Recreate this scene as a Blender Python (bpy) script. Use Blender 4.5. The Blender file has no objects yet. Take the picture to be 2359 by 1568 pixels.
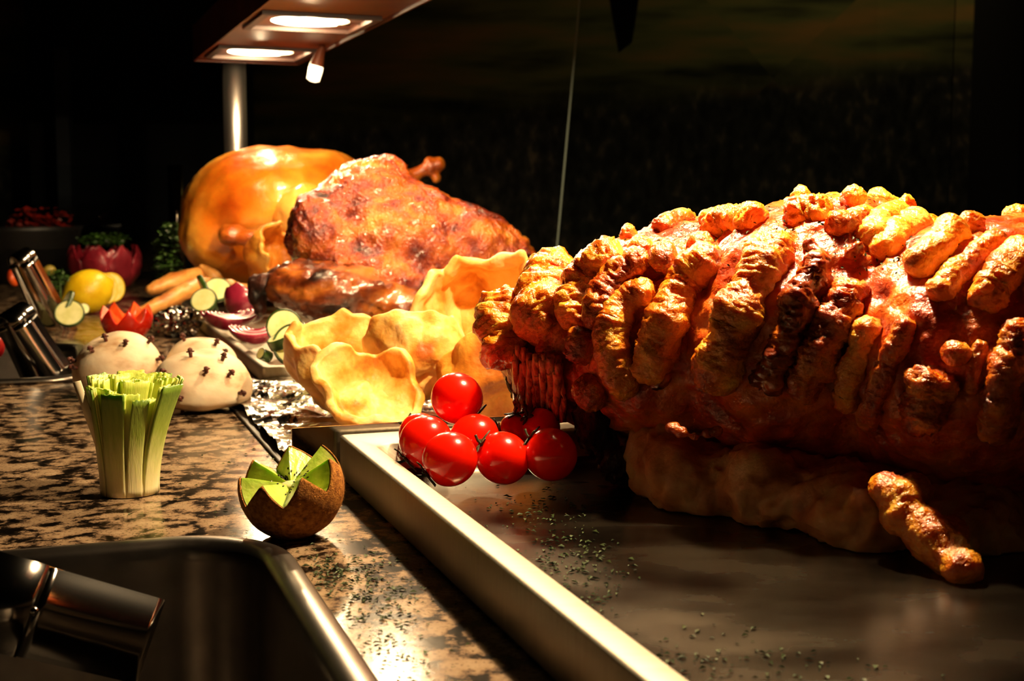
import bpy, bmesh, math, random
from mathutils import Vector, Matrix, noise, Euler
from mathutils.bvhtree import BVHTree
random.seed(7)
S = bpy.context.scene
C = S.collection
# ------------------------------------------------------------------ camera, world, exposure
H = 0.158; F = 3000.0; HZ = 470.0; CX = 1179.5; CY = 784.0
PITCH = math.atan((CY-HZ)/F)
cd = bpy.data.cameras.new('camera'); cam = bpy.data.objects.new('camera', cd); C.objects.link(cam)
cam.location = (0, 0, H); cam.rotation_euler = (math.pi/2-PITCH, 0, 0)
cd.sensor_width = 36; cd.lens = F*36/2359; cd.clip_start = .01; cd.clip_end = 50
cd.dof.use_dof = True; cd.dof.focus_distance = .68; cd.dof.aperture_fstop = 20
S.camera = cam
S.view_settings.view_transform = 'Standard'; S.view_settings.look = 'None'
S.view_settings.exposure = 0.0; S.view_settings.gamma = 1; S.view_settings.use_curve_mapping = False
w = bpy.data.worlds.new('world'); S.world = w; w.use_nodes = True
w.node_tree.nodes['Background'].inputs[0].default_value = (.5, .42, .38, 1)
w.node_tree.nodes['Background'].inputs[1].default_value = .03
LAMP_W = (5.0, 5.5, 7.5, 8.5, 19.0); LAMP_COL = (1, .72, .40)

def add_light(name, kind, loc, power, col, size, parent=None):
    l = bpy.data.lights.new(name, kind); l.energy = power; l.color = col
    if kind != 'SUN': l.shadow_soft_size = size
    o = bpy.data.objects.new(name, l); C.objects.link(o); o.location = loc
    if parent: o.parent = parent; o.location = Vector(loc)-parent.location
    return o
# ------------------------------------------------------------------ projection helpers (world positions)
cp, sp = math.cos(PITCH), math.sin(PITCH)
def ray(px, py):
    u, v = px-CX, CY-py
    return Vector((u, F*cp+v*sp, -F*sp+v*cp)).normalized()
def WZ(px, py, z=0.0):
    d = ray(px, py); k = (z-H)/d.z
    return Vector((0, 0, H))+d*k
def WD(px, py, D):
    d = ray(px, py); return Vector((0, 0, H))+d*(D/d.y)
YAW = math.radians(19.3)
T = Vector((-math.sin(YAW), math.cos(YAW), 0)); N = Vector((math.cos(YAW), math.sin(YAW), 0)); Z = Vector((0, 0, 1))
def L(n, t, z=0): return N*n+T*t+Z*z
# ------------------------------------------------------------------ object helpers
def tag(o, label=None, cat=None, group=None, kind=None):
    if label: o['label'] = label
    if cat: o['category'] = cat
    if group: o['group'] = group
    if kind: o['kind'] = kind
    return o
def thing(name, label, cat, loc, group=None):
    o = bpy.data.objects.new(name, None); C.objects.link(o); o.location = loc; o.empty_display_size = .01
    return tag(o, label, cat, group)
def wloc(o):
    v = Vector(o.location)
    while o.parent: o = o.parent; v += Vector(o.location)
    return v
def part(name, me, mat, parent=None, base=None, smooth=True, label=None):
    """me in world coordinates"""
    if isinstance(me, bmesh.types.BMesh):
        m = bpy.data.meshes.new(name); me.to_mesh(m); me.free(); me = m
    off = wloc(parent) if parent else (Vector(base) if base is not None else Vector((0, 0, 0)))
    me.transform(Matrix.Translation(-off))
    for m in (mat if isinstance(mat, (list, tuple)) else [mat]): me.materials.append(m)
    if smooth: me.polygons.foreach_set('use_smooth', [True]*len(me.polygons))
    o = bpy.data.objects.new(name, me); C.objects.link(o)
    if parent: o.parent = parent
    else: o.location = off
    if label: o['label'] = label
    return o
def mesh_of(verts, faces, mi=None):
    me = bpy.data.meshes.new('m'); me.from_pydata([tuple(v) for v in verts], [], faces)
    if mi: me.polygons.foreach_set('material_index', mi)
    me.validate(); me.update(); return me
def bake(me, mods):
    o = bpy.data.objects.new('tmp', me); C.objects.link(o)
    for kind, kw in mods:
        m = o.modifiers.new('m', kind)
        for k, v in kw.items(): setattr(m, k, v)
    bpy.context.view_layer.update()
    dg = bpy.context.evaluated_depsgraph_get()
    out = bpy.data.meshes.new_from_object(o.evaluated_get(dg))
    bpy.data.objects.remove(o); return out
def displace(me, layers):
    """layers: (freq, amp, stretch vector or None, seed, ridged)"""
    me.update()
    nrm = [Vector(v.normal) for v in me.vertices]
    for i, v in enumerate(me.vertices):
        p = v.co.copy(); d = 0
        for fr, am, st, sd, rg in layers:
            q = Vector((p.x*st[0], p.y*st[1], p.z*st[2])) if st else p
            n = noise.noise(q*fr+Vector((sd, sd*1.7, -sd)))
            if rg: n = 1-2*abs(n)*1.6
            d += am*n
        v.co = p+nrm[i]*d
    me.update(); return me
def ball(bm, c, r, rot=None, sub=3):
    m = Matrix.Translation(c)
    if rot is not None: m = m @ rot.to_matrix().to_4x4() if isinstance(rot, Euler) else m @ rot
    m = m @ Matrix.Diagonal((r[0], r[1], r[2], 1))
    bmesh.ops.create_icosphere(bm, subdivisions=sub, radius=1, matrix=m)
def fuse(bm, voxel, smooth=6, layers=()):
    me = bpy.data.meshes.new('m'); bm.to_mesh(me); bm.free()
    me = bake(me, [('REMESH', dict(mode='VOXEL', voxel_size=voxel)), ('SMOOTH', dict(factor=.5, iterations=smooth))])
    if layers: displace(me, layers)
    return me
def pblobs(lst):
    bm = bmesh.new()
    for b in lst:
        px, py, D, rx, ry, rd = b[:6]; roll = b[6] if len(b) > 6 else 0
        k = D/F
        ball(bm, WD(px, py, D), (rx*k, rd, ry*k), Euler((0, math.radians(-roll), 0)))
    return bm
def box(bm, c, ax, half):
    """oriented box: ax three unit vectors"""
    vs = []
    for i in (-1, 1):
        for j in (-1, 1):
            for k in (-1, 1): vs.append(bm.verts.new(Vector(c)+ax[0]*i*half[0]+ax[1]*j*half[1]+ax[2]*k*half[2]))
    for f in ((0, 1, 3, 2), (4, 6, 7, 5), (0, 4, 5, 1), (2, 3, 7, 6), (0, 2, 6, 4), (1, 5, 7, 3)): bm.faces.new([vs[i] for i in f])
    bmesh.ops.recalc_face_normals(bm, faces=bm.faces)
def boxmesh(c, ax, half, bevel=0.0):
    bm = bmesh.new(); box(bm, c, ax, half)
    if bevel: bmesh.ops.bevel(bm, geom=bm.edges[:], offset=bevel, segments=2, affect='EDGES')
    return bm
XYZ = (Vector((1, 0, 0)), Vector((0, 1, 0)), Vector((0, 0, 1)))
NTZ = (N, T, Z)
def frame_from(d, up=Vector((0, 0, 1))):
    d = d.normalized(); a = up.cross(d)
    if a.length < 1e-4: a = Vector((1, 0, 0)).cross(d)
    a.normalize(); return a, d.cross(a).normalized()
def tube(pts, rad, seg=10, caps=True, flat=1.0, normals=None):
    vs, fs = [], []; n = len(pts)
    for i, p in enumerate(pts):
        d = (pts[min(i+1, n-1)]-pts[max(i-1, 0)])
        a, b = frame_from(d, normals[i] if normals else Vector((.1, .2, 1)))
        r = rad[i] if hasattr(rad, '__len__') else rad
        for k in range(seg):
            t = 2*math.pi*k/seg
            vs.append(Vector(p)+a*math.cos(t)*r+b*math.sin(t)*r*flat)
    for i in range(n-1):
        for k in range(seg):
            k2 = (k+1) % seg
            fs.append((i*seg+k, i*seg+k2, (i+1)*seg+k2, (i+1)*seg+k))
    if caps:
        fs.append(tuple(range(seg-1, -1, -1))); fs.append(tuple((n-1)*seg+k for k in range(seg)))
    return vs, fs
def catmull(pts, step):
    out = []; n = len(pts)
    for i in range(n-1):
        p0 = pts[max(i-1, 0)]; p1 = pts[i]; p2 = pts[i+1]; p3 = pts[min(i+2, n-1)]
        m = max(2, int((p2-p1).length/step))
        for k in range(m):
            t = k/m
            out.append(.5*((2*p1)+(p2-p0)*t+(2*p0-5*p1+4*p2-p3)*t*t+(3*p1-p0-3*p2+p3)*t**3))
    out.append(pts[-1].copy()); return out
# ------------------------------------------------------------------ materials
def rgb(h):
    """sRGB hex -> linear"""
    h = h.lstrip('#'); c = [int(h[i:i+2], 16)/255 for i in (0, 2, 4)]
    return tuple((x/12.92 if x <= .04045 else ((x+.055)/1.055)**2.4) for x in c)+(1,)
def M(name, stops, scale=40, detail=6, rough=.45, metal=0, bump=0, bscale=None, bdist=.002, coat=0, sss=0, sss_r=(1, .4, .15),
      sss_scale=.004, stretch=(1, 1, 1), bstretch=None, rvar=0, spec=.5, distort=0, kind='noise', bkind='noise', emit=None, trans=0, coat_r=.1):
    m = bpy.data.materials.new(name); m.use_nodes = True; nt = m.node_tree; P = nt.nodes['Principled BSDF']
    def nd(t, **k):
        n = nt.nodes.new(t)
        for a, b in k.items(): setattr(n, a, b)
        return n
    tc = nd('ShaderNodeTexCoord')
    def tex(kind, sc, st, det):
        mp = nd('ShaderNodeMapping'); mp.inputs['Scale'].default_value = st
        nt.links.new(tc.outputs['Object'], mp.inputs['Vector'])
        if kind == 'noise':
            t = nd('ShaderNodeTexNoise'); t.inputs['Scale'].default_value = sc; t.inputs['Detail'].default_value = det
            t.inputs['Distortion'].default_value = distort; o = t.outputs['Fac']
        else:
            t = nd('ShaderNodeTexVoronoi'); t.inputs['Scale'].default_value = sc; t.feature = 'F1' if kind == 'voronoi' else 'SMOOTH_F1'; o = t.outputs['Distance']
        nt.links.new(mp.outputs[0], t.inputs['Vector']); return o
    if len(stops) == 1: P.inputs['Base Color'].default_value = rgb(stops[0][1])
    else:
        o = tex(kind, scale, stretch, detail)
        cr = nd('ShaderNodeValToRGB'); e = cr.color_ramp.elements
        while len(e) < len(stops): e.new(.5)
        for i, (p, c) in enumerate(stops): e[i].position = p; e[i].color = rgb(c)
        nt.links.new(o, cr.inputs[0]); nt.links.new(cr.outputs[0], P.inputs['Base Color'])
        if rvar:
            mr = nd('ShaderNodeMapRange'); mr.inputs['From Min'].default_value = .3; mr.inputs['From Max'].default_value = .7
            mr.inputs['To Min'].default_value = rough; mr.inputs['To Max'].default_value = rough+rvar
            nt.links.new(o, mr.inputs[0]); nt.links.new(mr.outputs[0], P.inputs['Roughness'])
    if not rvar or len(stops) == 1: P.inputs['Roughness'].default_value = rough
    P.inputs['Metallic'].default_value = metal; P.inputs['Coat Weight'].default_value = coat; P.inputs['Coat Roughness'].default_value = coat_r
    P.inputs['Specular IOR Level'].default_value = spec
    if sss:
        P.inputs['Subsurface Weight'].default_value = sss; P.inputs['Subsurface Radius'].default_value = sss_r; P.inputs['Subsurface Scale'].default_value = sss_scale
    if bump:
        o = tex(bkind, bscale or scale*3, bstretch or (1, 1, 1), 5)
        b = nd('ShaderNodeBump'); b.inputs['Strength'].default_value = bump; b.inputs['Distance'].default_value = bdist
        nt.links.new(o, b.inputs['Height']); nt.links.new(b.outputs[0], P.inputs['Normal']); nt.links.new(b.outputs[0], P.inputs['Coat Normal'])
    if emit:
        P.inputs['Emission Color'].default_value = emit[0]+(1,); P.inputs['Emission Strength'].default_value = emit[1]
    if trans: P.inputs['Transmission Weight'].default_value = trans
    return m
def granite():
    m = bpy.data.materials.new('granite'); m.use_nodes = True; nt = m.node_tree; P = nt.nodes['Principled BSDF']; nn = nt.nodes.new; lk = nt.links.new
    tc = nn('ShaderNodeTexCoord')
    n1 = nn('ShaderNodeTexNoise'); n1.inputs['Scale'].default_value = 90; n1.inputs['Detail'].default_value = 5
    lk(tc.outputs['Object'], n1.inputs['Vector'])
    ad = nn('ShaderNodeVectorMath'); ad.operation = 'MULTIPLY_ADD'; ad.inputs[1].default_value = (.014, .014, .014)
    lk(n1.outputs['Color'], ad.inputs[0]); lk(tc.outputs['Object'], ad.inputs[2])
    vo = nn('ShaderNodeTexVoronoi'); vo.feature = 'DISTANCE_TO_EDGE'; vo.inputs['Scale'].default_value = 46; lk(ad.outputs[0], vo.inputs['Vector'])
    vc = nn('ShaderNodeTexVoronoi'); vc.inputs['Scale'].default_value = 46; lk(ad.outputs[0], vc.inputs['Vector'])
    ng = nn('ShaderNodeTexNoise'); ng.inputs['Scale'].default_value = 74; ng.inputs['Detail'].default_value = 9; ng.inputs['Roughness'].default_value = .72; lk(tc.outputs['Object'], ng.inputs['Vector'])
    mu = nn('ShaderNodeMath'); mu.operation = 'MULTIPLY_ADD'; mu.inputs[1].default_value = .55; lk(vo.outputs['Distance'], mu.inputs[0]); lk(ng.outputs['Fac'], mu.inputs[2])
    cr = nn('ShaderNodeValToRGB'); e = cr.color_ramp.elements
    for _ in range(3): e.new(.5)
    for i, (p, c) in enumerate(((.44, '#0a0806'), (.52, '#1f1812'), (.56, '#685442'), (.63, '#927a60'), (.9, '#ac967a'))): e[i].position = p; e[i].color = rgb(c)
    lk(mu.outputs[0], cr.inputs[0])
    hs = nn('ShaderNodeMixRGB'); hs.blend_type = 'MULTIPLY'; hs.inputs[0].default_value = .35; lk(cr.outputs[0], hs.inputs[1])
    c2 = nn('ShaderNodeValToRGB'); c2.color_ramp.elements[0].color = (.5, .42, .38, 1); c2.color_ramp.elements[1].color = (1, .95, .85, 1)
    lk(vc.outputs['Color'], c2.inputs[0]); lk(c2.outputs[0], hs.inputs[2])
    n3 = nn('ShaderNodeTexNoise'); n3.inputs['Scale'].default_value = 600; n3.inputs['Detail'].default_value = 2; lk(tc.outputs['Object'], n3.inputs['Vector'])
    c3 = nn('ShaderNodeValToRGB'); c3.color_ramp.elements[0].position = .33; c3.color_ramp.elements[0].color = (.12, .09, .07, 1); c3.color_ramp.elements[1].position = .42
    c3.color_ramp.elements[1].color = (1, 1, 1, 1); lk(n3.outputs['Fac'], c3.inputs[0])
    m3 = nn('ShaderNodeMixRGB'); m3.blend_type = 'MULTIPLY'; m3.inputs[0].default_value = .8; lk(hs.outputs[0], m3.inputs[1]); lk(c3.outputs[0], m3.inputs[2])
    lk(m3.outputs[0], P.inputs['Base Color']); P.inputs['Roughness'].default_value = .13; P.inputs['Specular IOR Level'].default_value = .09
    b = nn('ShaderNodeBump'); b.inputs['Strength'].default_value = .12; b.inputs['Distance'].default_value = .0006; lk(ng.outputs['Fac'], b.inputs['Height']); lk(b.outputs[0], P.inputs['Normal'])
    return m
G = granite()
STEEL = M('brushed_steel', [(.3, '#958d7e'), (.7, '#aaa190')], scale=60, stretch=(1, 14, 1), rough=.46, metal=1, bump=.12, bscale=500, bstretch=(1, .05, 1), bdist=.0005, rvar=.1)
PAN = M('pan_steel', [(.3, '#6e675f'), (.7, '#827a71')], scale=50, rough=.3, metal=1, bump=.05, bscale=300, bdist=.0004)
CHROME = M('chrome', [(0, '#b8b4ae')], rough=.12, metal=1)
MIRROR = M('polished_steel', [(0, '#a8a29a')], rough=.07, metal=1, bump=.15, bscale=30, bdist=.002)
FOIL = M('foil', [(0, '#a49c92')], rough=.19, metal=1, bump=.5, bscale=60, bdist=.003)
BLACK = M('black_plastic', [(0, '#0b0a0a')], rough=.5)
COPPER = M('copper_brown_metal', [(.3, '#3c180a'), (.7, '#5a2810')], scale=14, rough=.5, metal=.0, bump=.1, bscale=60)
DARKRIM = M('dark_recess', [(0, '#2a1208')], rough=.6, metal=0)
POSTM = M('satin_post', [(0, '#b8b4ae')], rough=.32, metal=1)
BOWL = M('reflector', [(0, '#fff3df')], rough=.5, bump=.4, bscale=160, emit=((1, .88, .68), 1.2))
BULB = M('bulb_glow', [(0, '#ffffff')], rough=.4, emit=((1, .82, .55), 22))
def skinmat(name, stops, **k):
    d = dict(scale=55, detail=8, rough=.34, bump=.6, bscale=260, bdist=.002, coat=.6, coat_r=.16, sss=.4, sss_r=(1, .4, .1), sss_scale=.007); d.update(k)
    return M(name, stops, **d)
CRACK = skinmat('crackling_gold', [(.30, '#9c3a06'), (.43, '#cf6a0c'), (.55, '#e8901c'), (.72, '#f6b844')], scale=75, bump=1, bscale=330)
CRACK_D = skinmat('crackling_dark', [(.32, '#7a2404'), (.48, '#b84e08'), (.68, '#e08a1e')], scale=80, bump=1, bscale=330)
CRACK_C = skinmat('crackling_char', [(.35, '#2c0c03'), (.5, '#8a3206'), (.72, '#cc6c12')], scale=90)
CRACK_P = skinmat('crackling_pale', [(.3, '#b8600c'), (.47, '#e49424'), (.68, '#f8c85c')], scale=60, bump=.9, bscale=330)
MEAT = skinmat('roast_meat', [(.3, '#7e2004'), (.48, '#bc4408'), (.7, '#de7a1c')], rough=.36, bscale=340, coat=.35)
MEAT_L = skinmat('roast_meat_brown', [(.3, '#94501f'), (.5, '#cc8a50'), (.7, '#e4b47c')], rough=.55, coat=.1, bscale=200)
FIBRE = skinmat('meat_fibre', [(.35, '#7a2a10'), (.55, '#c4703c'), (.75, '#e0a070')], stretch=(4, 4, .6), rough=.4, coat=.3)
GLAZE = skinmat('glazed_skin', [(.32, '#2c0a03'), (.43, '#86290a'), (.54, '#b8540e'), (.72, '#dc8a26')], scale=30, rough=.24, bump=1, bscale=300, bdist=.005, coat=1, coat_r=.1)
LAMB = skinmat('roast_lobe', [(.36, '#1f0a04'), (.5, '#6e2e0c'), (.68, '#b86c26')], scale=22, stretch=(1, 1, 2.2), bscale=120)
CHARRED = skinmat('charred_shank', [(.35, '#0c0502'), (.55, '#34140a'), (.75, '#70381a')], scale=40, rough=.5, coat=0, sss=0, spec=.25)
TURK = skinmat('turkey_skin', [(.33, '#9c3404'), (.44, '#d07214'), (.55, '#eca438'), (.72, '#f4c068')], scale=7, rough=.28, bump=.35, bscale=90, bdist=.003, coat=.8)
TURK_D = skinmat('turkey_wing', [(.3, '#6a2106'), (.5, '#a8500f'), (.75, '#d08228')], scale=30, rough=.35)
PUD = M('pudding_crust', [(.33, '#b4601a'), (.42, '#dc9a3c'), (.53, '#f2c670'), (.75, '#fae2a8')], scale=34, detail=7, rough=.5, bump=.55, bscale=90, bdist=.004, sss=.3, sss_r=(1, .5, .15), sss_scale=.006, spec=.4)
PUD_O = M('pudding_crust_orange', [(.33, '#9c4a0c'), (.45, '#d08020'), (.58, '#eaa840'), (.78, '#f6cc7c')], scale=22, detail=7, rough=.5, bump=.6, bscale=80, bdist=.004, sss=.3, sss_r=(1, .5, .15), sss_scale=.006)
ROOT = M('roast_parsnip', [(.3, '#a86020'), (.5, '#d8984a'), (.7, '#f0c480')], scale=40, rough=.45, bump=.5, bscale=90, stretch=(1, .4, 1), sss=.2)
TOM = M('tomato_skin', [(0, '#f21a04')], rough=.2, coat=.5, coat_r=.06, sss=.8, sss_r=(1, .1, .03), sss_scale=.014)
TOMF = M('tomato_flesh', [(.3, '#d8370c'), (.6, '#ee6a2c')], scale=90, rough=.25, bump=.3, sss=.3, sss_r=(1, .2, .1))
CALYX = M('tomato_calyx', [(.3, '#141c06'), (.7, '#34400f')], scale=200, rough=.6)
MUSH = M('mushroom_cap', [(.32, '#a87c52'), (.46, '#d9bf9c'), (.66, '#e6d4b6')], scale=30, detail=8, rough=.6, bump=.25, bscale=160, bdist=.0015, sss=.25, sss_r=(1, .6, .35), sss_scale=.004, stretch=(1, 1, 2))
CLOVE = M('clove', [(.3, '#2a0e05'), (.7, '#6b2c12')], scale=300, rough=.65, bump=.5)
KIWI_S = M('kiwi_skin', [(.3, '#6a3c10'), (.5, '#a06424'), (.75, '#c4883c')], scale=420, rough=.8, bump=.9, bscale=1400, bdist=.001, spec=.2)
KIWI_F = M('kiwi_flesh', [(.3, '#9ab43c'), (.55, '#bccb5c'), (.75, '#d8dc86')], scale=130, rough=.28, bump=.25, bscale=400, sss=.4, sss_r=(.5, 1, .1), sss_scale=.004, stretch=(1, 1, .5))
KIWI_C = M('kiwi_core', [(.3, '#c4c878'), (.7, '#e2e0a4')], scale=300, rough=.35, bump=.3, sss=.4)
SEED = M('kiwi_seed', [(0, '#140c06')], rough=.3)
ZRIND = M('courgette_rind', [(.35, '#0f2207'), (.65, '#35520f')], scale=120, rough=.35)
ZFLESH = M('courgette_flesh', [(.3, '#d3d384'), (.7, '#ecebb0')], scale=90, rough=.45, sss=.3, sss_r=(.8, 1, .4), bump=.15)
ONI = M('onion_purple', [(.3, '#5c0a1c'), (.6, '#96223c'), (.8, '#c05a70')], scale=35, rough=.25, coat=.4, stretch=(1, 1, .3))
ONI_P = M('onion_pale', [(.3, '#c97a86'), (.5, '#e6b4b4'), (.75, '#f1d8d2')], scale=60, rough=.3, sss=.3, coat=.3)
CABB = M('red_cabbage', [(.3, '#3a0612'), (.5, '#7c1424'), (.62, '#a02c3a'), (.8, '#b8606a')], scale=16, rough=.35, stretch=(1, 1, .35), coat=.3)
LEMON = M('lemon_peel', [(.3, '#e0b406'), (.7, '#f4d020')], scale=60, rough=.35, bump=.4, bscale=320, bdist=.0012, sss=.25)
LEMON_P = M('lemon_pulp', [(.3, '#e6d060'), (.7, '#f4ecae')], scale=120, rough=.3, sss=.3)
HERB = M('herb_leaf', [(.3, '#10260a'), (.7, '#3d6418')], scale=90, rough=.5)
FLAKE = M('dried_herb', [(.3, '#161f08'), (.7, '#43561a')], scale=300, rough=.7)
PEEL = M('carrot', [(.4, '#a8320c'), (.7, '#d85a1c')], scale=60, rough=.4)
def leekmat(name, dark):
    m = bpy.data.materials.new(name); m.use_nodes = True; nt = m.node_tree; P = nt.nodes['Principled BSDF']; nn = nt.nodes.new; lk = nt.links.new
    tc = nn('ShaderNodeTexCoord'); sx = nn('ShaderNodeSeparateXYZ'); lk(tc.outputs['Object'], sx.inputs[0])
    no = nn('ShaderNodeTexNoise'); no.inputs['Scale'].default_value = 60; mp = nn('ShaderNodeMapping'); mp.inputs['Scale'].default_value = (8, 8, .25)
    lk(tc.outputs['Object'], mp.inputs[0]); lk(mp.outputs[0], no.inputs['Vector'])
    mr = nn('ShaderNodeMapRange'); mr.inputs['From Max'].default_value = .066; lk(sx.outputs['Z'], mr.inputs[0])
    ad = nn('ShaderNodeMath'); ad.operation = 'MULTIPLY_ADD'; ad.inputs[1].default_value = .3; lk(no.outputs['Fac'], ad.inputs[0]); lk(mr.outputs[0], ad.inputs[2])
    cr = nn('ShaderNodeValToRGB'); e = cr.color_ramp.elements
    st = ((.15, '#f0e8b4'), (.42, '#dce092'), (.70, '#9cb046'), (1.0, '#6c8c2a')) if dark else ((.15, '#f2ecbc'), (.5, '#eaec98'), (.8, '#d8e070'), (1.0, '#d2dc68'))
    for _ in range(2): e.new(.5)
    for i, (p, c) in enumerate(st): e[i].position = p; e[i].color = rgb(c)
    lk(ad.outputs[0], cr.inputs[0]); lk(cr.outputs[0], P.inputs['Base Color']); P.inputs['Roughness'].default_value = .4
    P.inputs['Subsurface Weight'].default_value = .35; P.inputs['Subsurface Radius'].default_value = (.6, 1, .2); P.inputs['Subsurface Scale'].default_value = .003
    b = nn('ShaderNodeBump'); b.inputs['Strength'].default_value = .4; b.inputs['Distance'].default_value = .0006
    n2 = nn('ShaderNodeTexNoise'); n2.inputs['Scale'].default_value = 120; m2 = nn('ShaderNodeMapping'); m2.inputs['Scale'].default_value = (10, 10, .1)
    lk(tc.outputs['Object'], m2.inputs[0]); lk(m2.outputs[0], n2.inputs['Vector']); lk(n2.outputs['Fac'], b.inputs['Height']); lk(b.outputs[0], P.inputs['Normal'])
    return m
LEEK_D = leekmat('leek_outer', True); LEEK_P = leekmat('leek_inner', False)
def mural():
    m = bpy.data.materials.new('mural_print'); m.use_nodes = True; nt = m.node_tree; P = nt.nodes['Principled BSDF']; nn = nt.nodes.new; lk = nt.links.new
    tc = nn('ShaderNodeTexCoord')
    mp = nn('ShaderNodeMapping'); mp.inputs['Scale'].default_value = (.5, 1, 3); mp.inputs['Rotation'].default_value = (0, -.12, 0); lk(tc.outputs['Object'], mp.inputs[0])
    n1 = nn('ShaderNodeTexNoise'); n1.inputs['Scale'].default_value = 3; n1.inputs['Detail'].default_value = 5; lk(mp.outputs[0], n1.inputs['Vector'])
    c1 = nn('ShaderNodeValToRGB'); e = c1.color_ramp.elements; e.new(.5)
    for i, (p, c) in enumerate(((.35, '#22281c'), (.5, '#62643a'), (.68, '#8c6c3c'))): e[i].position = p; e[i].color = rgb(c)
    lk(n1.outputs['Fac'], c1.inputs[0])
    m2 = nn('ShaderNodeMapping'); m2.inputs['Scale'].default_value = (1, 1, .62); m2.inputs['Rotation'].default_value = (0, .3, 0); lk(tc.outputs['Object'], m2.inputs[0])
    n2 = nn('ShaderNodeTexNoise'); n2.inputs['Scale'].default_value = 30; n2.inputs['Detail'].default_value = 3; lk(m2.outputs[0], n2.inputs['Vector'])
    c2 = nn('ShaderNodeValToRGB'); e = c2.color_ramp.elements; e.new(.5)
    for i, (p, c) in enumerate(((.35, '#1c1d1c'), (.58, '#343430'), (.78, '#6e6250'))): e[i].position = p; e[i].color = rgb(c)
    lk(n2.outputs['Fac'], c2.inputs[0])
    sx = nn('ShaderNodeSeparateXYZ'); lk(tc.outputs['Object'], sx.inputs[0])
    ma = nn('ShaderNodeMath'); ma.operation = 'MULTIPLY_ADD'; ma.inputs[1].default_value = -.09; lk(sx.outputs['X'], ma.inputs[0]); lk(sx.outputs['Z'], ma.inputs[2])
    mr = nn('ShaderNodeMapRange'); mr.inputs['From Min'].default_value = -.32; mr.inputs['From Max'].default_value = -.2; lk(ma.outputs[0], mr.inputs[0])
    mx = nn('ShaderNodeMixRGB'); lk(mr.outputs[0], mx.inputs[0]); lk(c2.outputs[0], mx.inputs[1]); lk(c1.outputs[0], mx.inputs[2])
    lk(mx.outputs[0], P.inputs['Base Color']); P.inputs['Roughness'].default_value = .7; P.inputs['Specular IOR Level'].default_value = .1
    return m
MURAL = mural()
PAINT = M('dark_paint', [(0, '#1b1c20')], rough=.9, spec=.1)
TILE = M('dark_floor', [(.4, '#14110f'), (.6, '#1f1b18')], scale=4, rough=.6)
GLASS = M('glass', [(0, '#e8f0ee')], rough=.02, trans=1, spec=.5); GLASS.node_tree.nodes['Principled BSDF'].inputs['IOR'].default_value = 1.45
GREYP = M('grey_post_paint', [(0, '#2c3038')], rough=.5)

# ------------------------------------------------------------------ room
def st(name, c, half, mat): return tag(part(name, boxmesh(c, XYZ, half), mat, base=c, smooth=False), kind='structure')
st('floor', (0, 1.6, -.92), (3.2, 3.2, .02), TILE)
st('ceiling', (0, 1.6, 2.02), (3.2, 3.2, .02), PAINT)
st('wall_back', (0, 4.42, .56), (3.0, .02, 1.46), PAINT)
st('wall_left', (-3.02, 1.6, .56), (.02, 2.82, 1.46), PAINT)
st('wall_right', (3.02, 1.6, .56), (.02, 2.82, 1.46), PAINT)
st('wall_front', (0, -1.24, .56), (3.0, .02, 1.46), PAINT)
mu = part('mural', boxmesh((0.0, 4.385, .75), XYZ, (1.72, .012, 1.0)), MURAL, base=(0, 4.385, .75), smooth=False)
tag(mu, 'dim olive and brown landscape mural on the wall behind the counter', 'mural')
pc = WD(2420, 400, 3.9)
st('trim_1', (pc.x, 3.9, .55), (.175, .2, 1.44), PAINT)
pc = WD(330, 200, 3.95)
st('trim_2', (pc.x, 3.95, .55), (.31, .1, 1.44), PAINT)
o = part('wall_post', boxmesh((WD(148, 300, 3.6).x, 3.6, -.15), XYZ, (.018, .018, .73), .003), GREYP, base=(WD(148, 300, 3.6).x, 3.6, -.9), smooth=False)
tag(o, 'slim blue-grey upright post in the dark at far left', 'post')
pl_ = thing('picture_light', 'small hooded picture light above the right end of the mural', 'lamp', (1.25, 4.05, 1.80))
v0 = [Vector((1.25+dx*.12, 4.05+math.cos(a)*.03, 1.83+math.sin(a)*.03)) for dx in (-1, 1) for a in [math.pi*i/10 for i in range(11)]]
def _hood():
    me = bpy.data.meshes.new('m'); me.from_pydata([tuple(v) for v in v0], [], [(i, i+1, i+12, i+11) for i in range(10)]); me.update(); return bake(me, [('SOLIDIFY', dict(thickness=.003))])
part('hood', _hood(), BLACK, pl_)
part('arm', boxmesh((1.25, 4.23, 1.856), XYZ, (.008, .17, .006)), BLACK, pl_)
ml = add_light('picture_light_lamp', 'SPOT', (1.25, 4.05, 1.82), 24, (1, .72, .35), .03, pl_); ml.data.spot_size = math.radians(120); ml.data.spot_blend = .8
ml.rotation_euler = Vector((-.15, .45, -.8)).to_track_quat('-Z', 'Y').to_euler()
# dark tapered hanging shape against the mural
a, b, c_ = WD(1368, -60, 3.7), WD(1452, -60, 3.7), WD(1410, 118, 3.7)
d_ = WD(1440, 95, 3.7)
vs = [a, b, d_, c_]; vs += [v+Vector((0, .03, 0)) for v in vs]
for q in (0, 1, 4, 5): vs[q] = Vector((vs[q].x+(vs[q].x-c_.x)*4, vs[q].y, 2.0))
me = mesh_of(vs, [(0, 1, 2, 3), (7, 6, 5, 4), (0, 4, 5, 1), (1, 5, 6, 2), (2, 6, 7, 3), (3, 7, 4, 0)])
tag(part('hanging_banner', me, PAINT, base=a, smooth=False), 'black tapered banner hanging from above in front of the mural', 'banner')

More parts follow.
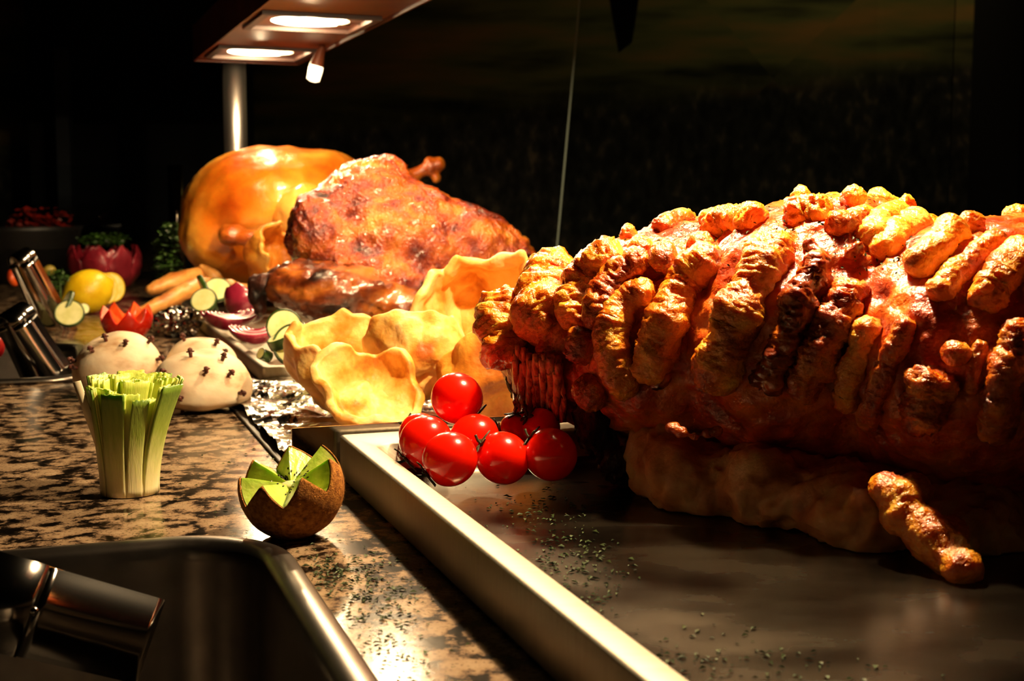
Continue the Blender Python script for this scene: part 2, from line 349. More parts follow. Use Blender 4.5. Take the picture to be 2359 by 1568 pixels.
# ------------------------------------------------------------------ counter with two cut-outs
def rrect(n0, n1, t0, t1, r, z, seg=8):
    pts = []
    for (cn, ct, a0) in ((n1-r, t1-r, 0), (n0+r, t1-r, 90), (n0+r, t0+r, 180), (n1-r, t0+r, 270)):
        for k in range(seg+1):
            a = math.radians(a0+90*k/seg); pts.append(L(cn+r*math.cos(a), ct+r*math.sin(a), z))
    return pts
def loft(rings, close_first=False, close_last=True):
    vs, fs = [], []; m = len(rings[0])
    for r in rings: vs += r
    for i in range(len(rings)-1):
        for k in range(m):
            k2 = (k+1) % m; fs.append((i*m+k, i*m+k2, (i+1)*m+k2, (i+1)*m+k))
    if close_last: fs.append(tuple((len(rings)-1)*m+k for k in range(m)))
    if close_first: fs.append(tuple(range(m-1, -1, -1)))
    return vs, fs
P1 = (-.235, .0954, .27, .613); P2 = (-.5, .03, 1.214, 1.53); P3 = (-.5, -.035, 1.58, 1.86)
slab = bpy.data.meshes.new('s'); bm = boxmesh((-.3, 1.53, -.02), XYZ, (1.3, 1.5, .02)); bm.to_mesh(slab); bm.free()
cut = []
for (p, r) in ((P1, .052), (P2, .045), (P3, .045)):
    g = .004
    v, f = loft([rrect(p[0]+g, p[1]-g, p[2]+g, p[3]-g, r, -.1), rrect(p[0]+g, p[1]-g, p[2]+g, p[3]-g, r, .1)], True, True)
    me = mesh_of(v, f); bm = bmesh.new(); bm.from_mesh(me); bmesh.ops.recalc_face_normals(bm, faces=bm.faces); bm.to_mesh(me); bm.free()
    o = bpy.data.objects.new('cut', me); C.objects.link(o); cut.append(o)
slab = bake(slab, [('BOOLEAN', dict(operation='DIFFERENCE', object=cut[0], solver='EXACT')), ('BOOLEAN', dict(operation='DIFFERENCE', object=cut[1], solver='EXACT')), ('BOOLEAN', dict(operation='DIFFERENCE', object=cut[2], solver='EXACT'))])
for o in cut: bpy.data.objects.remove(o)
ct = thing('counter', 'brown and black speckled granite serving counter under all the food', 'counter', (-.3, 1.53, -.9))
part('worktop', slab, G, ct, smooth=False)
for nm, c, h in (('front_panel', (-.3, .06, -.47), (1.27, .01, .43)), ('side_panel', (-1.57, 1.53, -.47), (.01, 1.46, .43)), ('side_panel', (.97, 1.53, -.47), (.01, 1.46, .43))):
    part(nm, boxmesh(c, XYZ, h), BLACK, ct, smooth=False)
# inset serving pans
def pan(p, r, depth, label):
    n0, n1, t0, t1 = p
    prof = [(0, .0004), (.0004, .003), (.002, .0046), (.007, .0052), (.012, .0046), (.0145, .002), (.0155, -.004), (.018, -depth*.85), (.024, -depth*.97), (.036, -depth)]
    rings = [rrect(n0+i, n1-i, t0+i, t1-i, max(r-i*.7, .012), z, 12) for i, z in prof]
    v, f = loft(rings); me = mesh_of(v, f)
    me = bake(me, [('SOLIDIFY', dict(thickness=.0008, offset=-1))])
    c = L((n0+n1)/2, (t0+t1)/2, -depth)
    return tag(part('serving_pan', me, PAN, base=c), label, 'pan')
pan(P1, .052, .10, 'empty deep steel pan with rounded corner sunk in the counter nearest the camera')
pan(P2, .045, .06, 'smaller steel pan sunk in the counter behind the mushrooms')
pan(P3, .045, .06, 'furthest steel pan sunk in the counter at the left edge, holding the far tongs')
# ------------------------------------------------------------------ big roasting tray
A = WZ(780, 1000, .0255); an, at_ = A.dot(N), A.dot(T)
def tray(n0, n1, t0, t1, zr, zf, rim, farrim, r, mat, name, label, cat='tray'):
    def R(i, fi, rr, z):  # inset i (left,right,near) and fi (far)
        return rrect(n0+i, n1-i, t0+i, t1-fi, rr, z, 5)
    s = .012
    rings = [R(.001, .001, r, .0004), R(0, 0, r, .002), R(0, 0, r, zr-.0015), R(.0006, .0006, r, zr-.0003), R(.002, .002, r, zr),
             R(rim, farrim, r+.006, zr), R(rim+.0015, farrim+.002, r+.007, zr-.001), R(rim+s*.6, farrim+s*.8, r+.012, zf+.004), R(rim+s, farrim+s*1.3, r+.016, zf+.0008), R(rim+s*1.4, farrim+s*1.9, r+.02, zf)]
    v, f = loft(rings, True, True)
    c = L((n0+n1)/2, (t0+t1)/2, 0)
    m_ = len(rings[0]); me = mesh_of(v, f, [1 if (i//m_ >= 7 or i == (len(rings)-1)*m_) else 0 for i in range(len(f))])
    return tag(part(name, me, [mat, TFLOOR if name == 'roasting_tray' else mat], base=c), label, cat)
ZF = .008
TFLOOR = M('shaded_tray_floor', [(.3, '#39332b'), (.7, '#4a4338')], scale=14, stretch=(1, 2, 1), rough=.2, metal=1, bump=.1, bscale=200, bdist=.0005, rvar=.12)  # steel darkened to stand in for the pork's shadow across the floor
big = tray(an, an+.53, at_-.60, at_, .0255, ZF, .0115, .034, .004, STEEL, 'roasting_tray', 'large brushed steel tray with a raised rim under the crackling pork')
# embossed dome on tray floor
# polished end plate
Pl = WZ(665, 1091, 0); pn, pt = Pl.dot(N), Pl.dot(T)
pt = at_+.0075
tag(part('steel_divider', boxmesh(L(pn+.27, pt, .0148), NTZ, (.27, .0012, .0145), .0004), MIRROR, base=L(pn+.27, pt, 0), smooth=False), 'polished upright steel strip between the big tray and the puddings', 'divider')
# foil lining the next tray
Q = WZ(605, 884, 0); qn, qt = Q.dot(N), Q.dot(T)
gl = WZ(640, 1065, 0); gn, gt = gl.dot(N), gl.dot(T)
def sheet(n0, n1, t0, t1, z, amp, nu, nv, seed, edge=0):
    vs, fs = [], []
    for j in range(nv+1):
        for i in range(nu+1):
            p = L(n0+(n1-n0)*i/nu, t0+(t1-t0)*j/nv, z)
            q = p*22+Vector((seed, 0, 0)); h = abs(noise.noise(q))+.45*abs(noise.noise(q*2.3))+.12*abs(noise.noise(q*6))
            p.z += amp*h
            vs.append(p)
    for j in range(nv):
        for i in range(nu): a = j*(nu+1)+i; fs.append((a, a+1, a+nu+2, a+nu+1))
    return vs, fs
v, f = sheet(gn+.004, gn+.42, pt+.004, qt-.004, .003, .009, 130, 90, 3)
fo = part('foil_sheet', bake(mesh_of(v, f), [('SOLIDIFY', dict(thickness=.0004))]), FOIL, base=L(gn+.2, 1.0, .001), smooth=False)
tag(fo, 'crumpled sheet of kitchen foil spread under the Yorkshire puddings', 'foil')
tag(part('gap_shadow_sheet', boxmesh(L(gn+.207, (pt+.004+qt-.003)/2, .0012), NTZ, (.207, (qt-.007-pt)/2, .0011), .0003), BLACK, base=L(gn+.2, 1, 0), smooth=False), 'thin black sheet under the foil, its edge painting the shadowed gap along the granite', 'shadow strip')  # black sheet; its bare edge paints the shadow in the gap beside the foil
# vegetable tray
Q = WZ(605, 884, 0); qn, qt = Q.dot(N), Q.dot(T)
tray(qn, qn+.46, qt, qt+1.03, .0150, .004, .008, .008, .004, STEEL, 'serving_tray', 'long shallow steel tray with red onions under the glazed joint and turkey')

# ------------------------------------------------------------------ pork joint with crackling
pork = thing('roast_pork', 'huge roast pork joint with scored orange crackling in the big steel tray', 'roast', (.16, .66, ZF))
axd = Vector((.255, -.18, 0)).normalized(); axp = Vector((axd.y, -axd.x, 0))
rotA = Matrix((axd, -axp, Z)).transposed().to_4x4()
bm = bmesh.new()
for (x, y, cz, rl, rp, rz) in ((.040, .760, .078, .045, .060, .047), (.075, .745, .080, .055, .082, .058), (.105, .72, .083, .07, .092, .069), (.165, .68, .088, .08, .098, .074),
                               (.235, .63, .084, .08, .098, .070), (.305, .575, .078, .08, .092, .066), (.34, .55, .074, .07, .085, .06)):
    ball(bm, Vector((x, y, cz)), (rl, rp, rz), rotA)
body = fuse(bm, .0028, 14, [(28, .005, None, 1, False), (90, .0018, None, 5, True), (240, .0007, None, 9, False)])
bvh = BVHTree.FromPolygons([v.co.copy() for v in body.vertices], [tuple(p.vertices) for p in body.polygons])
part('meat', body, MEAT, pork)
bm = bmesh.new()
for (px, py, D, rx, ry, rd, ro) in ((1535, 1050, .665, 85, 100, .045, 10), (1620, 1090, .66, 150, 105, .05, -12), (1820, 1120, .63, 190, 110, .05, -12), (1960, 1170, .60, 170, 100, .05, -20), (2150, 1180, .60, 190, 130, .06, -15)):
    ball(bm, WD(px, py, D), (rx*D/F, rd, ry*D/F), Euler((0, math.radians(-ro), 0)))
low = fuse(bm, .0028, 8, [(35, .007, None, 2, False), (110, .0025, None, 4, True), (300, .0008, None, 4, False)])
for v in low.vertices: v.co.z = max(v.co.z, ZF+.0004)
lowb = BVHTree.FromPolygons([v.co.copy() for v in low.vertices], [tuple(p.vertices) for p in low.polygons])
part('underside_meat', low, MEAT_L, pork, label='brown lean meat below the crackling')
def hit(px, py, trees=(None,)):
    o = Vector((0, 0, H)); d = ray(px, py); best = None
    for t in trees:
        t = t or bvh
        h = t.ray_cast(o, d)
        if h[0] and (best is None or h[3] < best[3]): best = h
    return best
NS = [0]
def strip_mesh(pts, nrms, r, seedv, wrinkle=1.0, flat=.8, sink=.15):
    cp_ = catmull(pts, .0007); nn_ = catmull(nrms, 1) if False else None
    n = len(cp_); tot = sum((cp_[i+1]-cp_[i]).length for i in range(n-1)); s = 0; rad = []; P_ = []; NN = []
    for i in range(n):
        if i: s += (cp_[i]-cp_[i-1]).length
        e = min(s, tot-s)
        k = min(1, (e+.0006)/(r*.9)); k = math.sqrt(max(0, 1-(1-k)**2))
        seg = 1+.26*noise.noise(Vector((s*75, seedv, 0)))+.10*noise.noise(Vector((s*240, seedv, 3)))
        rad.append(max(r*k*seg, .0003))
        j = min(len(nrms)-1, int(i/n*len(nrms))); NN.append(nrms[j])
    v, f = tube(cp_, rad, 26, True, flat, NN)
    me = mesh_of(v, f); me.update()
    bmm = bmesh.new(); bmm.from_mesh(me); bmesh.ops.recalc_face_normals(bmm, faces=bmm.faces); bmm.to_mesh(me); bmm.free()
    displace(me, [(110, r*.22*wrinkle, None, seedv, False), (300, r*.085*wrinkle, None, seedv+2, True), (800, r*.035*wrinkle, None, seedv+4, False)])
    return me
def strip(path, rpx, mat, wr=1.0, flat=.8, trees=(None,), sink=.1, nm='crackling_strip'):
    NS[0] += 1; pts, nr = [], []
    for (px, py) in path:
        h = hit(px, py, trees)
        if not h: continue
        n_ = h[1]
        r = rpx*h[0].y/F
        pts.append(h[0]+n_*r*(.35-sink)); nr.append(n_)
    if len(pts) == 0: return
    r = rpx*pts[0].y/F
    if len(pts) == 1: pts = [pts[0]-axd*r*.6, pts[0]+axd*r*.6]; nr = [nr[0], nr[0]]
    return part(nm, strip_mesh(pts, nr, r, NS[0]*7.3, wr, flat), mat, pork)
FR = [
 ([(1200, 640), (1180, 690), (1175, 760), (1190, 830)], 50, CRACK, 1.3), ([(1330, 585), (1285, 620), (1262, 690), (1262, 760)], 50, CRACK, 1.1),
 ([(1430, 590), (1365, 640), (1340, 700), (1335, 750)], 42, CRACK, 1.2), ([(1490, 600), (1430, 640), (1392, 700), (1380, 750)], 34, CRACK_D, 1.2),
 ([(1545, 590), (1505, 620)], 36, CRACK_D, 1.4), ([(1348, 765), (1342, 830)], 34, CRACK_D, 1.0), ([(1345, 870), (1400, 925)], 34, CRACK_D, 1.2),
 ([(1510, 672), (1450, 695), (1422, 750), (1424, 830), (1450, 905)], 34, CRACK, .9), ([(1660, 580), (1590, 650), (1545, 730), (1515, 810), (1500, 870)], 44, CRACK, .9),
 ([(1800, 560), (1755, 640), (1710, 730), (1668, 820), (1650, 880)], 46, CRACK, 1.1), ([(1890, 600), (1850, 690), (1812, 780), (1780, 850), (1768, 890)], 29, CRACK_C, 2.2),
 ([(1968, 660), (1925, 735), (1885, 810), (1855, 870), (1842, 905)], 33, CRACK_D, 1.9), ([(2018, 735), (1990, 800), (1963, 880), (1947, 930)], 29, CRACK, 1.1),
 ([(2095, 735), (2068, 790), (2035, 870), (2015, 935), (2005, 975)], 25, CRACK_D, 1.1), ([(2160, 850), (2140, 920), (2130, 990)], 50, CRACK_D, 1.6),
 ([(2210, 790), (2203, 840)], 32, CRACK, .9), ([(2262, 790), (2245, 840), (2238, 910)], 15, CRACK_D, 1.2), ([(2352, 740), (2335, 800), (2310, 880), (2292, 960), (2282, 1000)], 34, CRACK_D, 1.4),
 ([(2440, 760), (2415, 850), (2395, 950)], 30, CRACK_D, 1.2),
 ([(1510, 860), (1530, 885)], 26, CRACK_C, 1.4),
 ([(1360, 560), (1420, 535), (1470, 525)], 26, CRACK_P, .8), ([(1480, 512), (1530, 500)], 30, CRACK, 1.1), ([(1560, 490), (1610, 480)], 26, CRACK_P, 1.3), ([(1640, 482), (1672, 478)], 22, CRACK, 1.3),
 ([(1790, 462), (1730, 464), (1712, 470)], 34, CRACK, .9), ([(1745, 515), (1680, 520), (1615, 545)], 30, CRACK, 1.3), ([(1600, 575), (1630, 555)], 20, CRACK_D, 1.5),
 ([(1905, 485), (1855, 492), (1805, 515)], 33, CRACK, 1.3), ([(1985, 468), (1945, 474)], 30, CRACK, 1.2), ([(2000, 505), (1940, 520), (1905, 530)], 23, CRACK, 1.5),
 ([(2070, 500), (2020, 530), (1998, 562)], 27, CRACK_P, 1.1), ([(2165, 500), (2115, 522), (2065, 560), (2040, 590)], 30, CRACK_P, .7), ([(2205, 530), (2165, 570), (2125, 612), (2105, 645)], 33, CRACK_P, .8),
 ([(2245, 515), (2235, 530)], 24, CRACK, 1.2), ([(2300, 550), (2240, 600), (2190, 650), (2160, 690)], 25, CRACK, 1.2), ([(2360, 575), (2325, 620), (2290, 675), (2275, 705)], 40, CRACK, 1.1),
 ([(1960, 575), (1975, 590)], 24, CRACK_C, 1.8), ([(2380, 545), (2420, 560)], 26, CRACK_P, 1), ([(2450, 590), (2420, 640), (2390, 690)], 32, CRACK, 1),
]
FR += [([(1290, 600), (1320, 585)], 22, CRACK, 1), ([(1400, 555), (1450, 545)], 22, CRACK, 1.2), ([(1520, 530), (1590, 505)], 20, CRACK_D, 1.3),
 ([(1620, 515), (1690, 500)], 18, CRACK, 1.2), ([(1450, 580), (1500, 570)], 20, CRACK, 1.2), ([(1860, 560), (1900, 600)], 14, CRACK_C, 1.5), ([(1830, 475), (1870, 465)], 24, CRACK, 1.2), ([(2080, 480), (2110, 485)], 22, CRACK, 1.2)]
for p_, r_, m_, w_ in FR: strip(p_, r_*(1.32 if min(q_[1] for q_ in p_) < 530 else 1.16), m_, w_, flat=.95, sink=.02)
# rows of crackling on the far side, carried on from the visible ones
def down_strip(s, side, mat):
    base = Vector((.04, .76, 0))+axd*s; pts, nr = [], []
    for k in range(7):
        q = base+axp*side*(.03+.012*k)*-1+Z*.3
        h = bvh.ray_cast(q, Vector((0, 0, -1)))
        if h[0]: pts.append(h[0]+h[1]*.002); nr.append(h[1])
    if len(pts) > 2: part('crackling_strip', strip_mesh(pts, nr, .0078, s*900, 1.1), mat, pork)
for k in range(13): down_strip(.02+k*.024, 1, CRACK if k % 2 else CRACK_P)
# lower knob of crackling
tr = (bvh, lowb)
kn = thing('x', 'x', 'x', (0, 0, 0)); bpy.data.objects.remove(kn)
bm = bmesh.new()
for (px, py, D, r) in ((2040, 1125, .545, 42), (2072, 1150, .54, 54), (2085, 1190, .535, 52), (2120, 1215, .53, 54), (2150, 1245, .525, 56), (2180, 1275, .52, 56), (2215, 1305, .51, 50), (2105, 1130, .55, 44), (2185, 1230, .53, 50)):
    ball(bm, WD(px, py, D), (r*D/F,)*3)
part('crackling_knob', fuse(bm, .0016, 5, [(120, .0016, None, 3, False), (500, .0006, None, 6, True)]), CRACK, pork, label='loose lumpy knob of crackling hanging low at the front')
bm = bmesh.new()
for (px, py, D, r) in ((1550, 985, .615, 16), (1570, 995, .612, 14), (1600, 1005, .61, 10), (1630, 998, .61, 12), (1650, 992, .61, 14)): ball(bm, WD(px, py, D), (r*D/F*1.2, r*D/F, r*D/F))
part('fat_scrap', fuse(bm, .001, 3, [(300, .0008, None, 3, False)]), CRACK_D, pork)
# pulled fibres on the left end
v, f = [], []
for k in range(46):
    px = 1178+k*2.5+random.uniform(-2, 2); y0 = 800+random.uniform(-10, 20)+k*.6; y1 = 955+random.uniform(-14, 8)+k*.35
    pts = []
    for i in range(7):
        t = i/6; hq = hit(px+10*t, min(y0+(y1-y0)*t, 940), (bvh,)); D = (min(hq[0].y, .735) if hq else .715)-.008+.006*math.sin(t*5+k)+random.uniform(-.0012, .0012)
        pts.append(WD(px+10*t+4*noise.noise(Vector((k*.7, t*3, 0))), y0+(y1-y0)*t, D))
    vv, ff = tube(catmull(pts, .004), .0011+random.random()*.0011, 6)
    b0 = len(v); v += vv; f += [tuple(i+b0 for i in q) for q in ff]
o = part('meat_fibres', mesh_of(v, f), FIBRE, pork, label='stringy pulled meat fibres at the cut end'); o['kind'] = 'stuff'
bm = bmesh.new()
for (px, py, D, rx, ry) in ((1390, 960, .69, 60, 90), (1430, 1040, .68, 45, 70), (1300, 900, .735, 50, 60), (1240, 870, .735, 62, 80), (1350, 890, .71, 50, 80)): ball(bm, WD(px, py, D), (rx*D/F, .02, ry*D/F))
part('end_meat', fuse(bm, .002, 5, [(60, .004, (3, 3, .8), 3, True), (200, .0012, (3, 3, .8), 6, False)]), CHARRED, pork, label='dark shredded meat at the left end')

# ------------------------------------------------------------------ glazed joint and turkey
jt = thing('roast_joint', 'dark glazed roast joint with charred shank between the turkey and the puddings', 'roast', WD(900, 750, 1.48)*1.0)
jt.location.z = .004
up = fuse(pblobs([(850, 485, 1.50, 125, 112, .085), (930, 560, 1.50, 215, 140, .11, -25), (1080, 575, 1.50, 135, 100, .085, -32), (1165, 600, 1.49, 78, 62, .05, -30), (750, 545, 1.45, 82, 105, .07, 15),
                  (880, 395, 1.52, 55, 30, .05), (905, 640, 1.45, 190, 75, .09, -18), (1100, 660, 1.46, 110, 60, .07, -20)]), .005, 8,
          [(22, .006, None, 1, False), (70, .0035, None, 3, True), (170, .0016, None, 4, False), (420, .0007, None, 5, False)])
part('glazed_skin', up, GLAZE, jt)
lo = fuse(pblobs([(775, 672, 1.38, 165, 68, .07, -8), (930, 705, 1.39, 150, 48, .07, -4), (700, 655, 1.37, 75, 52, .05, 0), (880, 690, 1.5, 170, 66, .1), (880, 735, 1.46, 140, 46, .08), (1010, 690, 1.46, 90, 55, .06)]), .005, 6,
          [(25, .008, (1, 1, 2.5), 1, False), (80, .003, (1, 1, 2.5), 3, True), (300, .001, None, 3, False)])
for v_ in lo.vertices: v_.co.z = max(v_.co.z, .0046)
part('lower_muscle', lo, LAMB, jt, label='browned lower muscle with crisp fibres')
sh = fuse(pblobs([(655, 650, 1.375, 45, 34, .03, 12), (612, 655, 1.37, 34, 26, .024, 10), (592, 680, 1.365, 18, 26, .02), (600, 710, 1.365, 15, 16, .015), (590, 655, 1.37, 18, 22, .02)]), .003, 3, [(70, .003, None, 2, False), (200, .001, None, 3, True)])
part('shank', sh, CHARRED, jt, label='blackened shank end')
tk = thing('roast_turkey', 'whole golden roast turkey at the back under the heat lamps', 'roast', (WD(640, 600, 1.99).x, 1.99, .004))
tb = fuse(pblobs([(628, 478, 1.99, 205, 142, .15, 6), (735, 460, 2.01, 120, 120, .13, -14), (520, 540, 1.97, 105, 110, .12), (640, 590, 1.99, 190, 80, .14), (740, 560, 1.92, 100, 85, .09)]), .008, 10,
          [(8, .008, None, 2, False), (35, .003, None, 3, False), (140, .0012, None, 3, False)])
for v_ in tb.vertices: v_.co.z = max(v_.co.z, .0046)
part('breast', tb, TURK, tk)
part('wing', fuse(pblobs([(535, 540, 1.825, 32, 26, .03), (580, 550, 1.82, 50, 22, .025, -6), (640, 560, 1.82, 45, 20, .025, -4)]), .004, 4, [(60, .003, None, 2, False)]), TURK_D, tk)
part('thigh', fuse(pblobs([(700, 500, 1.87, 70, 80, .06, -20), (660, 470, 1.88, 30, 24, .03)]), .005, 6, [(50, .003, None, 2, False)]), TURK, tk)
part('drumstick', fuse(pblobs([(880, 450, 2.10, 70, 50, .05, 20), (925, 420, 2.10, 40, 26, .03, 30), (960, 400, 2.10, 36, 15, .018, 28), (990, 385, 2.10, 24, 18, .02, 60), (1010, 378, 2.10, 16, 18, .018), (1005, 410, 2.10, 11, 14, .012), (990, 370, 2.10, 14, 10, .012)]), .0035, 3, [(70, .002, None, 2, False)]), TURK_D, tk)

# ------------------------------------------------------------------ Yorkshire puddings
def pudding(name, label, c, R, depth, seed, tilt, mat, base=.6, wob=.3, fold=0.0, th=.006):
    nu, nv = 72, 26; vs, fs = [], []
    rot = Euler(tilt).to_matrix()
    for j in range(nv+1):
        v = j/nv
        for i in range(nu):
            a = 2*math.pi*i/nu; ca, sa = math.cos(a), math.sin(a)
            if v < .42:
                k = v/.42; r = base*R*k; z = depth*.16*(1-k)**2+depth*.10*noise.noise(Vector((ca*k*2, sa*k*2, seed)))
            else:
                k = (v-.42)/.58; rn = 1+wob*.8*noise.noise(Vector((ca*1.3+seed, sa*1.3, 0)))*k+.12*noise.noise(Vector((ca*4, sa*4, seed)))*k
                bul = math.sin(k*math.pi)*.10
                r = R*(base+(1-base)*(k**.8)*rn+bul*(.5+noise.noise(Vector((ca*2, sa*2, seed+5)))))
                z = depth*(k**1.15)*(1+wob*1.6*noise.noise(Vector((ca*1.1, sa*1.1+seed, 7)))+.25*noise.noise(Vector((ca*3.5, sa*3.5, seed+9))))
            p = Vector((ca*r, sa*r, z)); p.z += fold*(p.x*p.x)/R
            p.x *= (1-abs(fold)*.25)
            q = p*(30)+Vector((seed*3, 0, 0)); p += Vector((noise.noise(q), noise.noise(q+Vector((9, 0, 0))), noise.noise(q+Vector((0, 9, 0)))))*R*.20
            q = p*62+Vector((0, seed, 0)); p += Vector((noise.noise(q), noise.noise(q+Vector((4, 0, 0))), noise.noise(q+Vector((0, 4, 0)))))*R*.10
            q = p*80; p += p.normalized()*noise.noise(q)*R*.035
            vs.append(Vector(c)+rot @ p)
    for j in range(nv):
        for i in range(nu):
            i2 = (i+1) % nu; fs.append((j*nu+i, j*nu+i2, (j+1)*nu+i2, (j+1)*nu+i))
    me = mesh_of(vs, fs); bm = bmesh.new(); bm.from_mesh(me); bmesh.ops.remove_doubles(bm, verts=bm.verts, dist=1e-5); bm.to_mesh(me); bm.free()
    me = bake(me, [('SOLIDIFY', dict(thickness=th, offset=0)), ('SUBSURF', dict(levels=1, render_levels=1)), ('SMOOTH', dict(factor=.5, iterations=2))])
    displace(me, [(90, .0012, None, seed, False), (260, .0005, None, seed, False)])
    lz = min(v.co.z for v in me.vertices)
    return tag(part(name, me, mat, base=(c[0], c[1], lz)), label, 'pudding', None)
R_ = math.radians
YP = 'yorkshire_pudding'
pudding(YP, 'open Yorkshire pudding on the foil at the left end of the pudding pile', WD(775, 895, .97), .043, .040, 1.3, (R_(28), R_(12), R_(20)), PUD, wob=.35)
pudding(YP, 'flat open Yorkshire pudding, lowest and nearest, just behind the steel divider', WD(840, 930, .865), .036, .020, 4.1, (R_(38), R_(-6), R_(40)), PUD, base=.55, wob=.3)
pudding(YP, 'pale Yorkshire pudding standing on edge behind the top cherry tomato', WD(985, 870, .90), .034, .040, 8.6, (R_(-62), R_(24), R_(30)), PUD, base=.5, wob=.3, fold=.25)
pudding(YP, 'tall upright Yorkshire pudding leaning on the left end of the pork', WD(1120, 770, 1.00), .050, .052, 12.2, (R_(62), R_(-26), R_(10)), PUD, base=.62, wob=.3, fold=.3)
pudding(YP, 'orange Yorkshire pudding low between the tomatoes and the pork', WD(1150, 915, .885), .036, .034, 15.7, (R_(-50), R_(-30), 0), PUD_O, wob=.3)
pudding(YP, 'small crisp Yorkshire pudding in front of the turkey', WD(600, 605, 1.74), .041, .045, 21.0, (R_(70), R_(20), R_(50)), PUD_O, wob=.3)

# ------------------------------------------------------------------ cherry tomatoes
def tomato(px, py, D, rp, label, cal=None):
    c = WD(px, py, D); r = rp*D/F
    t = thing('cherry_tomato', label, 'tomato', (c.x, c.y, c.z-r), 'cherry tomatoes heaped in the big tray')
    bm = bmesh.new(); bmesh.ops.create_uvsphere(bm, u_segments=40, v_segments=24, radius=1)
    d = Vector(cal or (-.6, .3, -.5)).normalized()
    q = Vector((0, 0, 1)).rotation_difference(d)
    for v in bm.verts:
        k = v.co.z; s = 1-.12*math.exp(-((1-k)/.06)) if k > .7 else 1
        v.co = v.co*s; v.co.z *= 1.03; v.co = c+(q @ v.co)*r
    part('flesh', bm, TOM, t)
    vs, fs = [], []
    for k in range(5):
        a = k*2*math.pi/5+.3; e1 = Vector((math.cos(a), math.sin(a), 0)); e2 = Vector((-math.sin(a), math.cos(a), 0))
        b0 = len(vs)
        for s_, w_, h_ in ((.0, .09, .93), (.22, .13, .99), (.42, .10, .97), (.62, .02, .93+.1*random.random())):
            for sg in (-1, 1): vs.append(c+(q @ (e1*s_+e2*w_*sg+Vector((0, 0, h_))))*r)
        for s_ in range(3): fs.append((b0+2*s_, b0+2*s_+1, b0+2*s_+3, b0+2*s_+2))
    me = bake(mesh_of(vs, fs), [('SOLIDIFY', dict(thickness=r*.05))])
    part('calyx', me, CALYX, t)
    pts = [c+(q @ Vector((0, 0, .9)))*r, c+(q @ Vector((.05, 0, 1.15)))*r, c+(q @ Vector((.18, .05, 1.35)))*r]
    v, f = tube(catmull(pts, .001), r*.055, 8); part('stem', mesh_of(v, f), CALYX, t)
tomato(1053, 917, .70, 60, 'topmost cherry tomato of the heap, balanced above the others', (.7, .2, -.6))
tomato(968, 1000, .715, 50, 'partly hidden cherry tomato at the back left of the heap', (-.5, .6, .3))
tomato(981, 1018, .675, 62, 'leftmost large cherry tomato in the heap', (-.7, -.2, -.6))
tomato(1036, 1057, .640, 64, 'frontmost cherry tomato of the heap, brightly lit with two highlights', (-.8, -.1, -.55))
tomato(1095, 1012, .680, 60, 'cherry tomato directly below the topmost one', (.8, .2, .2))
tomato(1158, 1055, .655, 62, 'dim cherry tomato right of the frontmost one', (-.75, -.05, .5))
tomato(1268, 1046, .655, 62, 'rightmost cherry tomato, in deep shadow beside the pork', (-.7, .2, .5))
tomato(1190, 992, .700, 42, 'small orange-lit cherry tomato behind the dim ones', (-.1, -.2, .95))
tomato(1245, 985, .695, 46, 'shadowed cherry tomato tucked under the end of the pork', (-.6, -.3, .6))

# ------------------------------------------------------------------ zigzag-cut kiwi, tomato
def zigzag(t, c, R, teeth, zlo, zhi, skin, flesh, core, tilt, ph=0, hollow=.0, sq=1.0):
    q = Euler(tilt).to_matrix(); nu = teeth*12; nv = 22; vs, fs = [], []
    def zr(a):
        x = ((a/(2*math.pi)*teeth+ph) % 1); k = x/.55 if x < .55 else (1-x)/.45
        return zlo+(zhi-zlo)*k
    for j in range(nv+1):
        for i in range(nu):
            a = 2*math.pi*i/nu; zt = zr(a); la = math.asin(max(-1, min(1, zt))); lat = -math.pi/2+(la+math.pi/2)*j/nv
            vs.append(c+q @ (Vector((math.cos(lat)*math.cos(a), math.cos(lat)*math.sin(a), math.sin(lat)*sq))*R))
    for j in range(nv):
        for i in range(nu): i2 = (i+1) % nu; fs.append((j*nu+i, j*nu+i2, (j+1)*nu+i2, (j+1)*nu+i))
    me = mesh_of(vs, fs); displace(me, [(120, R*.012, None, 1, False)])
    me = bake(me, [('SOLIDIFY', dict(thickness=R*.03, offset=1))])
    part('skin', me, skin, t)
    vs, fs = [], []; nr = 14; zc = zlo*.9-hollow
    for j in range(nr+1):
        k = j/nr
        for i in range(nu):
            a = 2*math.pi*i/nu; zt = zr(a); rr = math.sqrt(max(0, 1-zt*zt))*.985
            z = zc+(zt-zc)*(k**(.85))
            z += .02*noise.noise(Vector((a*14, k*3, 1)))*k
            vs.append(c+q @ (Vector((math.cos(a)*rr*k, math.sin(a)*rr*k, z*sq))*R))
    for j in range(nr):
        for i in range(nu): i2 = (i+1) % nu; fs.append((j*nu+i, j*nu+i2, (j+1)*nu+i2, (j+1)*nu+i))
    part('flesh', mesh_of(vs, fs), flesh, t, smooth=False)
    if core:
        bm = bmesh.new(); ball(bm, c+q @ (Vector((0, 0, zc*sq))*R), (R*.2, R*.2, R*.1)); me = bpy.data.meshes.new('c'); bm.to_mesh(me); bm.free()
        displace(me, [(500, R*.03, None, 2, False)]); part('core', me, core, t)
    return q, zc, zr
R = .0245; kc = Vector((WD(672, 1145, .612).x, .612, R*.97))
kt = thing('carved_kiwi', 'half kiwi cut with zigzag points standing on the granite beside the big tray', 'kiwi', (kc.x, kc.y, 0))
q, zc, zr = zigzag(kt, kc, R, 7, .02, .50, KIWI_S, KIWI_F, KIWI_C, (R_(9), R_(-15), R_(20)), .15, sq=1.0)
v, f = [], []
